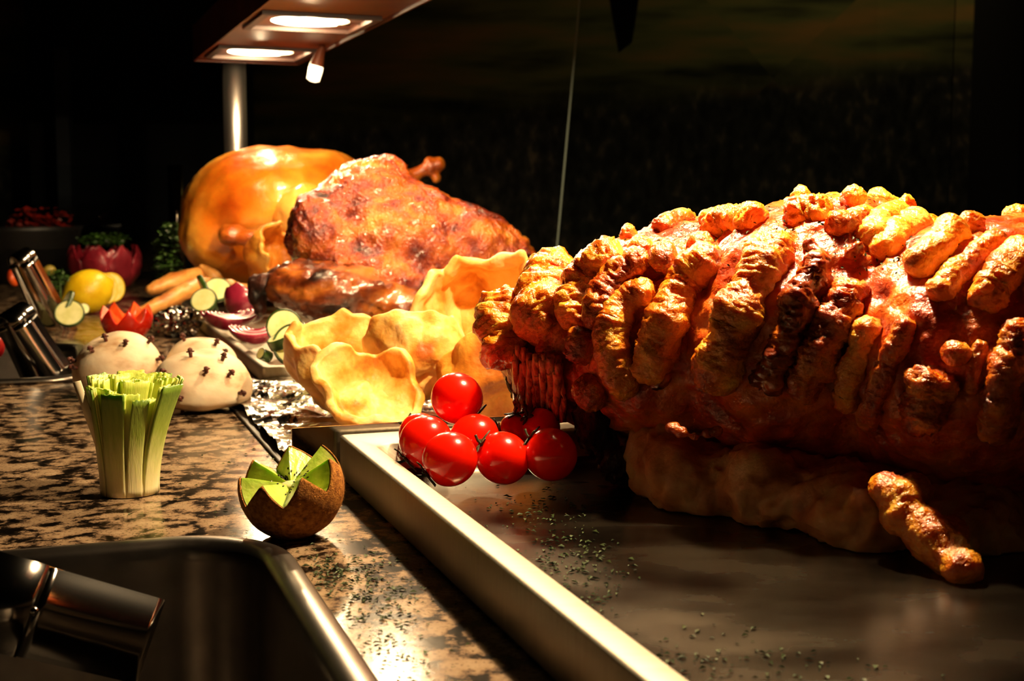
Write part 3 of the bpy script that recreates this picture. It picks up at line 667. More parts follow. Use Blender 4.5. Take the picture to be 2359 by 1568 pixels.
for k in range(60):
    a = random.random()*2*math.pi; kk = random.uniform(.24, .5); zt = zr(a); rr = math.sqrt(1-zt*zt)*.985
    p = kc+q @ (Vector((math.cos(a)*rr*kk, math.sin(a)*rr*kk, zc+(zt-zc)*kk**.85+.012))*R)
    b0 = len(v); s = .00075
    d1 = q @ Vector((math.cos(a), math.sin(a), .3))*s*1.5; d2 = q @ Vector((-math.sin(a), math.cos(a), 0))*s*.8; d3 = Z*s*.6
    v += [p+d1, p+d2, p-d1, p-d2, p+d3, p-d3]
    f += [(b0+i, b0+(i+1) % 4, b0+4) for i in range(4)]+[(b0+(i+1) % 4, b0+i, b0+5) for i in range(4)]
o = part('seeds', mesh_of(v, f), SEED, kt); o['kind'] = 'stuff'
# fuzz
v, f = [], []
for k in range(5200):
    a = random.random()*2*math.pi; zt = zr(a); s = random.uniform(-.98, zt); rr = math.sqrt(1-s*s)
    d = q @ Vector((math.cos(a)*rr, math.sin(a)*rr, s)); p = kc+d*R*1.022; tq = Vector((random.uniform(-1, 1), random.uniform(-1, 1), random.uniform(-1, 1)))*.00035
    e = d.cross(Z)*.00007; tip = p+d*random.uniform(.0004, .0009)+tq; b0 = len(v); v += [p-e, p+e, tip]; f.append((b0, b0+1, b0+2))
o = part('fuzz', mesh_of(v, f), KIWI_S, kt); o['kind'] = 'stuff'
tcn = WD(292, 752, 1.50); tr_ = .0285
tt = thing('carved_tomato', 'orange-red tomato half cut with zigzag points behind the left mushroom', 'tomato', (tcn.x, tcn.y, 0))
zigzag(tt, Vector((tcn.x, tcn.y, tr_*.97)), tr_, 7, -.1, .5, TOM, TOMF, None, (R_(8), 0, .3), .2, hollow=.35)

# ------------------------------------------------------------------ leek flower
lc = WZ(300, 1135, 0); lk_ = thing('carved_leek', 'leek stump cut into a fringed flower standing on the granite', 'leek', lc)
def leaf(a0, a1, r0, r1, h, z0, th, mat, out=1.0, seed=0):
    nu, nv = 10, 16; vs, fs = [], []
    lean = Vector((.004, 0, 0))
    for j in range(nv+1):
        t = j/nv; z = z0+(h-z0)*t
        rr = r0+(r1-r0)*(max(0, (z/h-.08))**1.5)
        for i in range(nu+1):
            am = (a0+a1)/2; a = am+(a1-a0)*(i/nu-.5)*(1-.22*t)
            zz = z+(.0012*noise.noise(Vector((i*.6, seed, 2))) if j == nv else 0)
            # flatten each cut leaf a little as it opens
            fl = (1/math.cos(a-am)-1)*.55*t; r2 = rr*(1+fl)
            vs.append(lc+Vector((math.cos(a)*r2, math.sin(a)*r2, zz))+lean*t*t)
    for j in range(nv):
        for i in range(nu): b = j*(nu+1)+i; fs.append((b, b+1, b+nu+2, b+nu+1))
    me = bake(mesh_of(vs, fs), [('SOLIDIFY', dict(thickness=th, offset=-1))])
    part('leaf', me, mat, lk_)
sect = [(-178, -128, .060, .0268), (-126, -82, .0575, .0235), (-80, -50, .0545, .0225), (-46, -4, .0605, .0290), (0, 42, .063, .028), (46, 84, .064, .0255), (88, 132, .065, .0262), (136, 178, .064, .0285)]
sd = 0
for (d0, d1, h, r1) in sect:
    for k in range(6):
        sd += 1; f_ = 1-.055*k if k < 3 else .80-.10*(k-3)
        dd = 0 if k < 3 else 22
        leaf(R_(d0+dd), R_(d1+dd), .0158*(1-.07*k), r1*f_*(.98+.04*random.random()), h*(1-.004*k)+random.uniform(-.0006, .0006), .0006, .0011, LEEK_D if k == 0 else LEEK_P, seed=sd)
# core of folded inner layers
for k, r in enumerate((.0092, .0072, .0052, .0034)):
    for s in range(3):
        a = k*.7+s*2.1; leaf(a, a+1.95, r*.6, r, .0605+.001*((k+s) % 3), .004, .0009, LEEK_P, seed=50+k)
v, f = tube([lc+Z*.0004, lc+Z*.004, lc+Z*.012, lc+Z*.022], [.0150, .0155, .0153, .012], 40); part('base', mesh_of(v, f), LEEK_P, lk_)
o = None
def pale_leaf():
    vs = [WD(168, 880, .69), WD(186, 876, .69), WD(232, 1010, .695), WD(222, 1030, .695)]
    me = bake(mesh_of(vs, [(0, 1, 2, 3)]), [('SOLIDIFY', dict(thickness=.001))]); part('leaf', me, ONI_W, lk_, label='dry pale outer leaf')
ONI_W = M('leek_dry_leaf', [(.3, '#d8c49a'), (.7, '#ece0c0')], scale=80, rough=.6); pale_leaf()

# ------------------------------------------------------------------ mushrooms with cloves
def mushroom(px, D, r, h, label, tilt, cl, seed):
    x = (px-CX)/F*D; c = Vector((x, D, 0)); t = thing('clove_mushroom', label, 'mushroom', c, 'clove-studded mushroom caps')
    q = Euler(tilt).to_matrix(); bm = bmesh.new(); bmesh.ops.create_uvsphere(bm, u_segments=72, v_segments=48, radius=1)
    for v in bm.verts:
        p = v.co.copy(); z = p.z; rr = math.hypot(p.x, p.y)
        p.z = (z if z > 0 else z*.42)
        if z > 0: p.z *= 1-.10*math.exp(-(rr/.28)**2)
        v.co = Vector((p.x*r, p.y*r, p.z*h*.70))
    me = bpy.data.meshes.new('m'); bm.to_mesh(me); bm.free()
    displace(me, [(22, r*.05, None, seed, False), (60, r*.025, None, seed, False)])
    me.transform(q.to_4x4()); lz = min(v.co.z for v in me.vertices)
    me.transform(Matrix.Translation(c+Z*(-lz+.0003)))
    me.update(); bt = BVHTree.FromPolygons([v.co.copy() for v in me.vertices], [tuple(p.vertices) for p in me.polygons])
    part('cap', me, MUSH, t)
    for (cx, cy) in cl:
        h_ = bt.ray_cast(Vector((0, 0, H)), ray(cx, cy))
        if not h_[0]: continue
        p, n = h_[0], h_[1]; s = .0023
        a, b = frame_from(n)
        tip = n*s*1.6
        bm = bmesh.new(); ball(bm, p+tip+n*s*.9, (s*.85,)*3, sub=2)
        rt = Matrix((a, b, n)).transposed().to_4x4()
        bmesh.ops.create_cone(bm, cap_ends=True, segments=8, radius1=s*.55, radius2=s*.75, depth=s*2.2, matrix=Matrix.Translation(p+n*s*.8) @ rt)
        for k in range(4):
            an_ = k*math.pi/2+.4; e = a*math.cos(an_)+b*math.sin(an_)
            ball(bm, p+n*s*1.9+e*s*.95, (s*.5, s*.5, s*.35), sub=1)
        part('clove', bm, CLOVE, t)
mushroom(458, 1.000, .0385, .047, 'clove-studded white mushroom at the front right of the three', (R_(6), R_(4), 0), [(440, 822), (475, 858), (526, 864), (385, 862), (550, 905), (420, 915), (421, 945), (512, 830)], 2.1)
mushroom(268, 1.075, .0370, .050, 'clove-studded mushroom at the left behind the leek', (R_(10), R_(-16), 0), [(245, 785), (288, 795), (215, 810), (175, 832), (178, 848), (340, 790), (360, 828)], 5.3)
mushroom(460, 1.105, .0325, .047, 'clove-studded mushroom half hidden behind the front right one', (0, 0, 0), [(425, 785), (495, 795), (540, 840), (512, 815)], 8.2)

# ------------------------------------------------------------------ slices (courgette, lemon)
def slice_(name, label, cat, px, py, D, rp, nrm, th, rind, flesh, group=None, half=None, rt=.09):
    c = WD(px, py, D); r = rp*D/F; n = Vector(nrm).normalized(); a, b = frame_from(n)
    seg = 36; a0, a1 = (0, 2*math.pi) if half is None else (half, half+math.pi)
    t = thing(name, label, cat, (c.x, c.y, c.z-r*.7), group)
    ang = [a0+(a1-a0)*i/seg for i in range(seg+1)]
    vs = []; fs = []
    for rr, z in ((r*(1-rt), th), (r*(1-rt*.3), th), (r, th*.7), (r, -th*.7), (r*(1-rt*.3), -th), (r*(1-rt), -th)):
        for g in ang: vs.append(c+(a*math.cos(g)+b*math.sin(g))*rr+n*z)
    m = seg+1
    for k in range(6):
        for i in range(seg): fs.append((k*m+i, k*m+i+1, ((k+1) % 6)*m+i+1, ((k+1) % 6)*m+i))
    part('rind', mesh_of(vs, fs), rind, t)
    vs = []
    for z in (th*1.03, -th*1.03):
        for rr in (0, .5, .98):
            for g in ang: vs.append(c+(a*math.cos(g)+b*math.sin(g))*r*(1-rt)*rr+n*(z*(1-.06*rr)))
    fs = []
    for s in (0, 1):
        o_ = s*3*m
        for k in range(2):
            for i in range(seg):
                qd = (o_+k*m+i, o_+k*m+i+1, o_+(k+1)*m+i+1, o_+(k+1)*m+i); fs.append(qd if not s else qd[::-1])
    for i in range(seg): fs.append((2*m+i, 2*m+i+1, 5*m+i+1, 5*m+i))
    if half is not None: fs.append((2*m, 3*m-1-0, 6*m-1, 5*m))
    part('flesh', mesh_of(vs, fs), flesh, t, smooth=False)
CZ = 'courgette_slice'
def cz(label, px, py, D, rp, nrm, th=.0028, half=None): slice_(CZ, label, 'courgette', px, py, D, rp, nrm, th, ZRIND, ZFLESH, 'slotted courgette slices', half)
cz('courgette slice facing out at the left of the group by the lemon', 118, 722, 1.65, 33, (-.35, -.9, .3))
cz('dark-edged courgette slice standing upright in the group by the lemon', 150, 706, 1.62, 40, (-.80, -.40, .45))
cz('bright courgette slice at the right of the group by the lemon', 160, 722, 1.60, 34, (.2, -.85, .5))
cz('small courgette end piece beside the lemon', 192, 712, 1.64, 13, (.5, -.8, .3), .004)
cz('pale courgette slice behind the dark-edged one at the foil potato', 500, 668, 1.60, 33, (.1, -.75, .65))
cz('dark courgette slice seen nearly edge on above the foil potato', 478, 676, 1.55, 47, (-.86, -.30, -.40), .003)
cz('courgette slice with green rim resting on the tray edge by the foil potato', 470, 692, 1.50, 31, (-.1, -.85, .5))
cz('upright courgette slice left of the red onions and puddings', 655, 753, 1.13, 42, (.15, -.95, .2), .003)
cz('courgette slice seen from its green edge beside the puddings', 664, 776, 1.10, 50, (-.38, -.15, .82), .0045)
cz('lowest courgette slice half hidden by the green-edged one near the puddings', 680, 795, 1.095, 52, (.15, -.9, .35), .003)
cz('small courgette stub below the slices at the tray corner', 610, 818, 1.13, 14, (-.6, -.6, .4), .005)
lm = WD(203, 672, 1.88); r = .0315
lt = thing('lemon', 'whole bright yellow lemon on the granite', 'lemon', (lm.x, lm.y, 0))
bm = bmesh.new(); bmesh.ops.create_uvsphere(bm, u_segments=48, v_segments=32, radius=1)
q = Vector((0, 0, 1)).rotation_difference(Vector((-.75, -.55, -.35)).normalized())
for v in bm.verts:
    k = v.co.z; e = 1+.16*math.exp(-((1-abs(k))/.035)) ; v.co.z *= 1.12*e; v.co = q @ (v.co*r)
me = bpy.data.meshes.new('l'); bm.to_mesh(me); bm.free(); displace(me, [(60, .0006, None, 2, False)])
lz = min(v.co.z for v in me.vertices); me.transform(Matrix.Translation(Vector((lm.x, lm.y, -lz+.0004)))); part('fruit', me, LEMON, lt)
slice_('lemon_slice', 'lemon slice standing directly behind the whole lemon', 'lemon', 240, 665, 1.93, 36, (.8, -.5, .1), .004, LEMON, LEMON_P, 'lemon slices')
slice_('lemon_slice', 'outermost lemon slice, furthest right behind the whole lemon', 'lemon', 256, 662, 1.96, 34, (.75, -.6, .1), .004, LEMON, LEMON_P, 'lemon slices')

# ------------------------------------------------------------------ onion wedges
def onion(px, py, D, rp, rot, label, n=5, span=70):
    c = WD(px, py, D); r = rp*D/F; t = thing('red_onion_wedge', label, 'onion', (c.x, c.y, c.z-r*.5), 'red onion wedges in the long tray'); q = Euler([R_(k) for k in rot]).to_matrix()
    for k in range(n):
        rr = r*(1-.17*k); nu, nv = 12, 18; vs, fs = [], []
        for j in range(nv+1):
            ph = R_(18+144*j/nv)
            for i in range(nu+1):
                a = R_(-span/2+span*i/nu); vs.append(c+q @ (Vector((math.sin(ph)*math.cos(a)-.6, math.sin(ph)*math.sin(a), math.cos(ph)*1.25))*rr+Vector((-.05*k*r, 0, 0))))
        for j in range(nv):
            for i in range(nu): b = j*(nu+1)+i; fs.append((b, b+1, b+nu+2, b+nu+1))
        me = bake(mesh_of(vs, fs), [('SOLIDIFY', dict(thickness=r*.11, offset=-1))])
        part('layer', me, ONI if k in (0,) else (ONI_P if k % 2 else ONI), t)
onion(530, 735, 1.40, 52, (-18, 90, 20), 'flat red onion wedge lying along the near edge of the long tray', span=120)
onion(590, 768, 1.27, 50, (-25, 90, -25), 'dark red onion wedge closest to the courgette slices', span=110)
onion(560, 705, 1.48, 42, (30, 20, -90), 'pale pink rounded onion wedge beside the charred shank', span=120)
onion(725, 765, 1.25, 44, (-20, 90, 10), 'red onion wedge half hidden behind the left Yorkshire pudding', span=110)

# ------------------------------------------------------------------ foil-wrapped potato, parsnips
c = WD(412, 745, 1.56)
bm = bmesh.new(); ball(bm, Vector((c.x, c.y, .0155)), (.027, .024, .016), sub=5); me = bpy.data.meshes.new('f'); bm.to_mesh(me); bm.free()
displace(me, [(60, .004, None, 2, True), (150, .0022, None, 3, True)])
for v_ in me.vertices: v_.co.z = max(v_.co.z, .0004)
tag(part('foil_parcel', me, FOIL, base=(c.x, c.y, 0), smooth=False), 'small crumpled foil parcel on the granite left of the long tray', 'foil parcel')
def root(path, label, mat=ROOT):
    pts = [WD(a_, b_, d_) for a_, b_, d_, r_ in path]; rad0 = [r_*d_/F for a_, b_, d_, r_ in path]
    cpt = catmull(pts, .003); n = len(cpt); rad = []
    for i in range(n):
        x = i/(n-1)*(len(path)-1); j = min(int(x), len(path)-2); rad.append((rad0[j]+(rad0[j+1]-rad0[j])*(x-j))*(.35+.65*math.sin(math.pi*min(1, max(.12, .5*min(1, i/3), 0)) if i < 3 else math.pi/2)) )
    v, f = tube(cpt, rad, 14, True, .75); me = mesh_of(v, f); displace(me, [(45, .003, None, path[0][0], False), (140, .001, None, 2, False)])
    tag(part('roast_parsnip', me, mat, base=pts[0]), label, 'parsnip', 'roast parsnips at the tray edge')
root([(305, 728, 1.62, 14), (370, 700, 1.66, 22), (430, 668, 1.70, 26), (478, 650, 1.74, 16)], 'front roast parsnip with its pale tip pointing down to the granite')
root([(338, 668, 1.76, 12), (400, 650, 1.80, 26), (450, 635, 1.84, 28), (485, 640, 1.86, 18)], 'roast parsnip lying behind the front one')
root([(462, 612, 1.84, 8), (485, 630, 1.84, 20), (500, 655, 1.84, 22)], 'short roast parsnip end standing up before the turkey')
root([(520, 650, 1.66, 16), (560, 672, 1.68, 26), (590, 660, 1.70, 18)], 'roast parsnip chunk half hidden behind the charred shank')

# ------------------------------------------------------------------ red cabbage flower with herbs, parsley
cb = WZ(242, 655, 0); cb.y = 2.45; cb.x = (242-CX)/F*2.45; rC = .067
ctg = thing('carved_red_cabbage', 'red cabbage cut into pointed petals and filled with green herbs', 'cabbage', cb)
for lay, (rr, cnt, ph, hh) in enumerate(((rC, 8, 0, .42), (rC*.86, 7, .35, .50), (rC*.7, 6, .1, .45))):
    for k in range(cnt):
        am = ph+2*math.pi*k/cnt; half = math.pi/cnt*1.08; vs, fs = [], []; nu, nv = 8, 16
        for j in range(nv+1):
            t_ = j/nv; s = -.80+(hh+.80)*t_; wd = 1 if t_ < .62 else max(.04, 1-((t_-.62)/.38)**1.2)
            rad = math.sqrt(1-s*s*.9)
            for i in range(nu+1):
                a = am+half*wd*(i/nu*2-1); vs.append(Vector((cb.x, cb.y, .054))+Vector((math.cos(a)*rad, math.sin(a)*rad, s*.98))*rr*(1+.05*noise.noise(Vector((k, j*.3, i*.3)))))
        for j in range(nv):
            for i in range(nu): b = j*(nu+1)+i; fs.append((b, b+1, b+nu+2, b+nu+1))
        part('petal', bake(mesh_of(vs, fs), [('SOLIDIFY', dict(thickness=.002))]), CABB, ctg)
def leafcloud(n, pick, size):
    v, f = [], []
    for k in range(n):
        p = pick(); b0 = len(v); a = Vector((random.gauss(0, 1), random.gauss(0, 1), random.gauss(0, .6))).normalized(); b, c_ = frame_from(a)
        s = size*random.uniform(.5, 1.2)
        v += [p-b*s, p+a*s*.5-c_*s*.25, p+a*s*.1+b*s*.2, p+b*s, p-a*s*.6+c_*s*.2, p+a*s*.9]
        f += [(b0, b0+1, b0+5, b0+2), (b0, b0+2, b0+3, b0+4)]
    return mesh_of(v, f)
def inball(c, r): 
    while 1:
        q = Vector([random.uniform(-1, 1) for _ in range(3)])
        if q.length < 1: return Vector(c)+Vector((q.x*r[0], q.y*r[1], q.z*r[2]))
o = part('herb_filling', leafcloud(420, lambda: inball((cb.x, cb.y, .092), (.05, .05, .014)), .005), HERB, ctg); o['kind'] = 'stuff'
def herbs(label, balls, n, stem_to=None, sz=.006):
    c = Vector(balls[0][0]); t = thing('parsley_sprig', label, 'parsley', (c.x, c.y, 0), None)
    o = part('leaves', leafcloud(n, lambda: inball(*random.choice(balls)), sz), HERB, t); o['kind'] = 'stuff'
    for (bc, br) in balls:
        v, f = tube([Vector((c.x, c.y, .001)), (Vector((c.x, c.y, .02))+Vector(bc))/2, Vector(bc)], .0012, 6); part('stem', mesh_of(v, f), HERB, t)
herbs('tall dark green parsley bunch left of the turkey', [(WD(395, 535, 2.15), (.022, .03, .02)), (WD(380, 570, 2.15), (.02, .03, .022)), (WD(385, 615, 2.12), (.024, .03, .022))], 620)
herbs('small parsley sprig leaning on the left side of the lemon', [(WD(138, 640, 1.80), (.011, .014, .012)), (WD(120, 655, 1.9), (.02, .02, .02)), (WD(110, 690, 1.86), (.016, .02, .02))], 260, sz=.005)
# orange pieces behind the far tongs
tag(part('carrot_piece', fuse(pblobs([(30, 640, 2.0, 12, 22, .012, 15)]), .003, 2, [(80, .002, None, 1, False)]), PEEL, base=WD(30, 650, 2.0)), 'orange carrot piece behind the far tongs at the left edge', 'carrot')
tag(part('carrot_piece', fuse(pblobs([(114, 622, 2.05, 14, 12, .012, 5)]), .003, 2, [(80, .002, None, 1, False)]), M('pale_sprout', [(0, '#8a7a2a')], rough=.5), base=WD(114, 630, 2.05)), 'pale yellow-green vegetable end behind the parsley by the lemon', 'vegetable')
tag(part('radish', fuse(pblobs([(-6, 800, 1.30, 14, 26, .012)]), .002, 2), M('radish_red', [(0, '#9a0f14')], rough=.3), base=WD(-6, 815, 1.3)), 'dark red radish cut off by the left edge of the picture', 'radish')

# ------------------------------------------------------------------ tongs
def ribbon(path, wdir, width, th):
    wd = wdir.normalized(); vs, fs = [], []; n = len(path)
    for i, p in enumerate(path):
        d = (path[min(i+1, n-1)]-path[max(i-1, 0)]).normalized(); nr = d.cross(wd).normalized()
        for s, u in ((-1, -1), (1, -1), (1, 1), (-1, 1)): vs.append(p+wd*s*width/2+nr*u*th/2)
    for i in range(n-1):
        for k in range(4): k2 = (k+1) % 4; fs.append((i*4+k, i*4+k2, i*4+4+k2, i*4+4+k))
    fs += [(3, 2, 1, 0), tuple(4*(n-1)+k for k in range(4))]
    bm = bmesh.new(); me = mesh_of(vs, fs); bm.from_mesh(me); bmesh.ops.recalc_face_normals(bm, faces=bm.faces); bmesh.ops.bevel(bm, geom=[e for e in bm.edges if e.calc_face_angle(0) > 1.2], offset=th*.3, segments=2, affect='EDGES'); bm.to_mesh(me); bm.free()
    return me
def tongs(c, r, width, wdir, d, arm, spread, label):
    """c: centre of the spring bend"""
    wdir = Vector(wdir).normalized(); d = Vector(d); e2 = -(d-wdir*d.dot(wdir)).normalized(); e1 = wdir.cross(e2).normalized()
    if e1.x < 0: e1 = -e1
    t = thing('serving_tongs', label, 'tongs', c-Z*arm*.8, 'steel tongs standing in the pans')
    arc = [c+e1*math.cos(a)*r+e2*math.sin(a)*r for a in [math.pi*k/20 for k in range(21)]]
    part('spring_bend', ribbon(arc, wdir, width, .0016), CHROME, t)
    for s, p in ((1, arc[0]), (-1, arc[-1])):
        pts = [p-e2*arm*k/14+e1*s*spread*(k/14)**1.3 for k in range(15)]
        part('arm', ribbon(pts, wdir, width*.98, .0016), CHROME, t)
    for s in (1, -1): bm = bmesh.new(); ball(bm, c+e1*s*r, (.002, .002, .002), sub=2); part('rivet', bm, CHROME, t)
tongs(WD(38, 740, 1.26), .0135, .030, (-.50, -.75, -.42), (.28, .15, -.95), .078, .012, 'steel tongs standing in the pan left of the mushrooms')
tongs(WD(52, 600, 1.62), .0120, .026, (-.50, -.75, -.42), (.20, .12, -.97), .110, .008, 'steel tongs furthest away, beside the parsley and lemon')
tongs(WD(8, 1385, .47), .0170, .034, (-.27, -.35, -.90), (.45, .75, -.40), .050, .012, 'steel tongs in the near pan, cropped by the bottom left corner')

# ------------------------------------------------------------------ heat lamp gantry
L1 = WD(600, 120, 2.05); L2 = WD(715, 50, 1.7083)
ZL = L1.z; dl = Vector((L2.x-L1.x, L2.y-L1.y, 0)); sp_l = dl.length; dl.normalize(); pl = Vector((-dl.y, dl.x, 0))
if pl.x < 0: pl = -pl
gan = thing('heat_lamp_gantry', 'copper-brown overhead heat lamp bar with round glowing lamps on a steel post', 'lamp', (L1.x, L1.y, 0))
HW = .084
for k in range(5):
    c = Vector((L1.x, L1.y, ZL))+dl*sp_l*k
    l0 = -sp_l/2 if k else -.13; l1 = sp_l/2; hr = .050; seg = 48; vs, fs = [], []
    angs = [2*math.pi*i/seg for i in range(seg)]
    def rectpt(a):
        x, y = math.cos(a), math.sin(a); sx = (l1 if x > 0 else -l0)/abs(x) if abs(x) > 1e-6 else 1e9; sy = HW/abs(y) if abs(y) > 1e-6 else 1e9; s = min(sx, sy); return x*s, y*s
    crn = []
    for a in angs: x, y = rectpt(a); vs.append(c+dl*x+pl*y)
    # snap nearest to corners
    for (cx_, cy_) in ((l0, -HW), (l0, HW), (l1, -HW), (l1, HW)):
        tgt = c+dl*cx_+pl*cy_; i = min(range(seg), key=lambda j: (vs[j]-tgt).length); vs[i] = tgt
    for a in angs: vs.append(c+dl*math.cos(a)*hr+pl*math.sin(a)*hr)
    for i in range(seg): i2 = (i+1) % seg; fs.append((i, i2, seg+i2, seg+i))
    part('housing_panel', mesh_of(vs, fs), COPPER, gan, smooth=False)
    # square raised frame
    bmf = bmesh.new()
    for s in (-1, 1):
        box(bmf, c+dl*s*.070-Z*.002, (dl, pl, Z), (.005, .075, .003)); box(bmf, c+pl*s*.070-Z*.002, (dl, pl, Z), (.065, .005, .003))
    fr = part('lamp_frame', bmf, DARKRIM, gan, smooth=False)
    vs, fs = [], []; nv = 10
    for j in range(nv+1):
        ph = math.pi/2*j/nv
        for i in range(seg): a = 2*math.pi*i/seg; vs.append(c+dl*math.cos(a)*hr*math.cos(ph)*1.0+pl*math.sin(a)*hr*math.cos(ph)+Z*(math.sin(ph)*.032))
    for j in range(nv):
        for i in range(seg): i2 = (i+1) % seg; fs.append((j*seg+i, j*seg+i2, (j+1)*seg+i2, (j+1)*seg+i))
    part('reflector', mesh_of(vs, fs), BOWL, gan)
    bm = bmesh.new(); ball(bm, c+Z*.012-pl*.008, (.011, .011, .009), sub=3); part('bulb', bm, BULB, gan)
    bmc = bmesh.new(); box(bmc, c+pl*.040, (pl, dl, Z), (.012, .004, .003)); part('lamp_clip', bmc, CHROME, gan, smooth=False)
    add_light('heat_lamp_light', 'POINT', c-Z*.001, LAMP_W[k], LAMP_COL, .010, gan)
# casing above the panels
c0 = Vector((L1.x, L1.y, ZL)); cl_ = -.13; ch = sp_l*4.5
bm = bmesh.new()
box(bm, c0+dl*(cl_+ch)/2+Z*.05, (dl, pl, Z), ((ch-cl_)/2, HW, .003))
for s in (-1, 1): box(bm, c0+dl*(cl_+ch)/2+pl*s*HW+Z*.024, (dl, pl, Z), ((ch-cl_)/2, .0015, .028))
for e in (cl_, ch): box(bm, c0+dl*e+Z*.024, (dl, pl, Z), (.0015, HW, .028))
part('housing_case', bm, COPPER, gan, smooth=False)
ps = WD(541, 250, 2.19); pr = .019
v, f = tube([Vector((ps.x, ps.y, 0.0)), Vector((ps.x, ps.y, .2)), Vector((ps.x, ps.y, ZL+.03))], pr, 32); part('post', mesh_of(v, f), POSTM, gan)
v, f = tube([Vector((ps.x, ps.y, 0.0)), Vector((ps.x, ps.y, .012))], pr*1.8, 32); part('post_foot', mesh_of(v, f), CHROME, gan)
# hanging probe with lit tip
h0 = WD(742, 108, 1.95); h1 = WD(730, 148, 1.95); h2 = WD(720, 188, 1.95)
hp = thing('hanging_lamp', 'small tapered lamp with a glowing tip hanging below the heat lamp bar', 'lamp', h0)
v, f = tube([Vector((h0.x+.004, h0.y, ZL-.004)), h0, h1, h1+(h2-h1)*.1], [.003, .005, .010, .011], 20); part('stem', mesh_of(v, f), COPPER, hp)
v, f = tube([h1, h1+(h2-h1)*.3, h1+(h2-h1)*.9, h2], [.0095, .0105, .0095, .004], 20); part('glowing_tip', mesh_of(v, f), M('lit_tip', [(0, '#ffffff')], emit=((1, .78, .45), 4)), hp)

# ------------------------------------------------------------------ glass screens and far things
EDGE = M('glass_edge', [(0, '#7d8a80')], rough=.3)
def pane(name, label, a, b, z0, z1a, z1b, th=.004, lean=0):
    a, b = Vector(a), Vector(b); d = (b-a).normalized(); nr = Vector((-d.y, d.x, 0))
    vs = [Vector((a.x, a.y, z0)), Vector((b.x, b.y, z0)), Vector((b.x, b.y, z1b))+d*0, Vector((a.x+lean, a.y, z1a))]
    vs += [v+nr*th for v in vs]
    me = mesh_of(vs, [(0, 1, 2, 3), (7, 6, 5, 4), (0, 4, 5, 1), (1, 5, 6, 2), (2, 6, 7, 3), (3, 7, 4, 0)])
    bm = bmesh.new(); bm.from_mesh(me); bmesh.ops.recalc_face_normals(bm, faces=bm.faces); bm.to_mesh(me); bm.free()
    t = thing(name, label, 'glass', (a+b)/2); t.location.z = z0
    part('pane', me, GLASS, t, smooth=False)
    e = -d*.0016
    vs = [Vector((a.x, a.y, z0)), Vector((a.x+lean, a.y, z1a))]; vs = [v+nr*k+e*q for v in vs for (k, q) in ((0, 0), (th, 0), (th, 1), (0, 1))]
    part('edge', mesh_of(vs, [(0, 1, 5, 4), (1, 2, 6, 5), (2, 3, 7, 6), (3, 0, 4, 7), (0, 3, 2, 1), (4, 5, 6, 7)]), EDGE, t, smooth=False)
    return t
pa = WZ(1278, 700, 0); g0 = Vector(((1276-CX)/F*2.35, 2.35, 0))
pane('glass_screen', 'tall clear glass sneeze guard behind the pork, seen by its thin bright edge', g0, g0+N*.85, .001, .75, .75, .005, lean=.066)
gl0 = WD(-60, 380, 2.75); gl1 = WD(388, 380, 2.75)
pane('glass_screen', 'low glass screen behind the red cabbage, held by a short steel post', (gl0.x-.3, 2.75, 0), (gl1.x, 2.75, 0), .001, gl0.z, gl0.z)
sp0 = WD(403, 380, 2.74)
v, f = tube([Vector((sp0.x, sp0.y, 0)), Vector((sp0.x, sp0.y, .1)), Vector((sp0.x, sp0.y, sp0.z))], .016, 24)
tag(part('screen_post', mesh_of(v, f), CHROME, base=(sp0.x, sp0.y, 0)), 'short steel post at the end of the low glass screen, left of the turkey', 'post')
bw = WD(60, 520, 2.62); bz = bw.z
v, f = loft([[Vector((bw.x+math.cos(a)*r_, bw.y+math.sin(a)*r_, z_)) for a in [2*math.pi*i/40 for i in range(40)]] for r_, z_ in ((.06, .001), (.085, .03), (.105, bz-.01), (.11, bz), (.104, bz-.002), (.09, .04), (.05, .02))], True, True)
tag(part('black_bowl', mesh_of(v, f), BLACK, base=(bw.x, bw.y, 0)), 'black bowl at the far left holding red garnish', 'bowl')
o = part('red_garnish', leafcloud(260, lambda: inball((bw.x+.03, bw.y, bz+.005), (.07, .06, .035)), .009), M('red_pepper_bits', [(0, '#7c1a0c')], rough=.4), base=(bw.x, bw.y, bz))  # pepper bits in the bowl; top of the heap stands in for a reflection
tag(o, 'red shredded garnish in the black bowl, heaped higher to stand in for a reflection', 'garnish', kind='stuff')

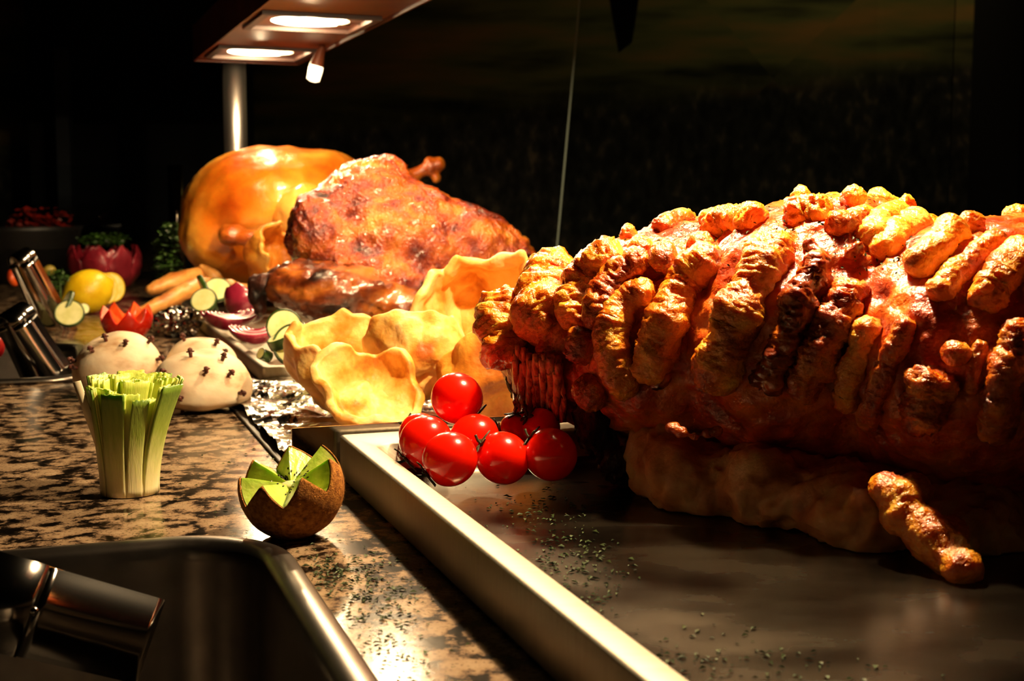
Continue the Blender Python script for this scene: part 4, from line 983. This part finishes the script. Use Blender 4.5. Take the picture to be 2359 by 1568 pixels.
# ------------------------------------------------------------------ dried herb flakes
def flakes(spots, size, base, label, cat='herb flakes', parent=None, name='herb_flakes'):
    v, f = [], []
    for p, n in spots:
        a = Vector((random.gauss(0, 1), random.gauss(0, 1), random.gauss(0, 1))); a = (a-n*a.dot(n)).normalized(); b = n.cross(a); s = size*random.uniform(.4, 1.3)
        p = p+n*.0004; b0 = len(v); w_ = random.uniform(.3, .8)
        v += [p-a*s-b*s*.1, p-b*s*w_+n*s*.3, p+a*s, p+b*s*w_*.6+n*s*.5]; f += [(b0, b0+1, b0+2), (b0, b0+2, b0+3)]
    o = part(name, mesh_of(v, f), FLAKE, parent, base=base, smooth=False); o['kind'] = 'stuff'
    if parent is None: tag(o, label, cat)
    else: o['label'] = label
def gpts(clusters, z, test=None):
    out = []
    for (px, py, sx, sy, n) in clusters:
        for _ in range(n):
            p = WZ(random.gauss(px, sx), random.gauss(py, sy), z)
            if test is None or test(p): out.append((p, Vector((0, 0, 1))))
    return out
def on_granite(p):
    n, t = p.dot(N), p.dot(T)
    return n < an-.003 and not (P1[0] < n < P1[1]+.002 and P1[2] < t < P1[3]+.002) and n < gn+.2 and p.y < 1.6
flakes(gpts([(800, 1330, 60, 35, 260), (740, 1310, 40, 25, 120), (880, 1400, 60, 50, 200), (900, 1500, 70, 60, 90), (620, 1080, 60, 50, 60), (500, 1150, 150, 90, 60)], 0, on_granite), .0014, L(.11, .5), 'scattered green herb flakes on the granite between the pan and the big tray')
def in_tray(p):
    n, t = p.dot(N), p.dot(T); return an+.03 < n < an+.5 and t < at_-.055
flakes(gpts([(1230, 1180, 60, 30, 90), (1300, 1280, 50, 50, 160), (1380, 1340, 50, 50, 90), (1600, 1520, 120, 40, 70), (1850, 1550, 120, 30, 40)], ZF, in_tray), .0015, L(an+.1, at_-.2, ZF), 'green herb flakes scattered on the floor of the big steel tray')
sp_ = []
for _ in range(520):
    px, py = random.choice(((1640, 530), (1720, 500), (1830, 530), (2080, 570), (2150, 600), (1930, 600), (1500, 540), (1760, 440), (2000, 470), (1580, 590)))
    h = hit(random.gauss(px, 60), random.gauss(py, 25))
    if h and h[1].z > .2: sp_.append((h[0]+h[1]*.001, h[1]))
flakes(sp_, .0011, None, 'green herb flakes stuck to the pork', parent=pork)
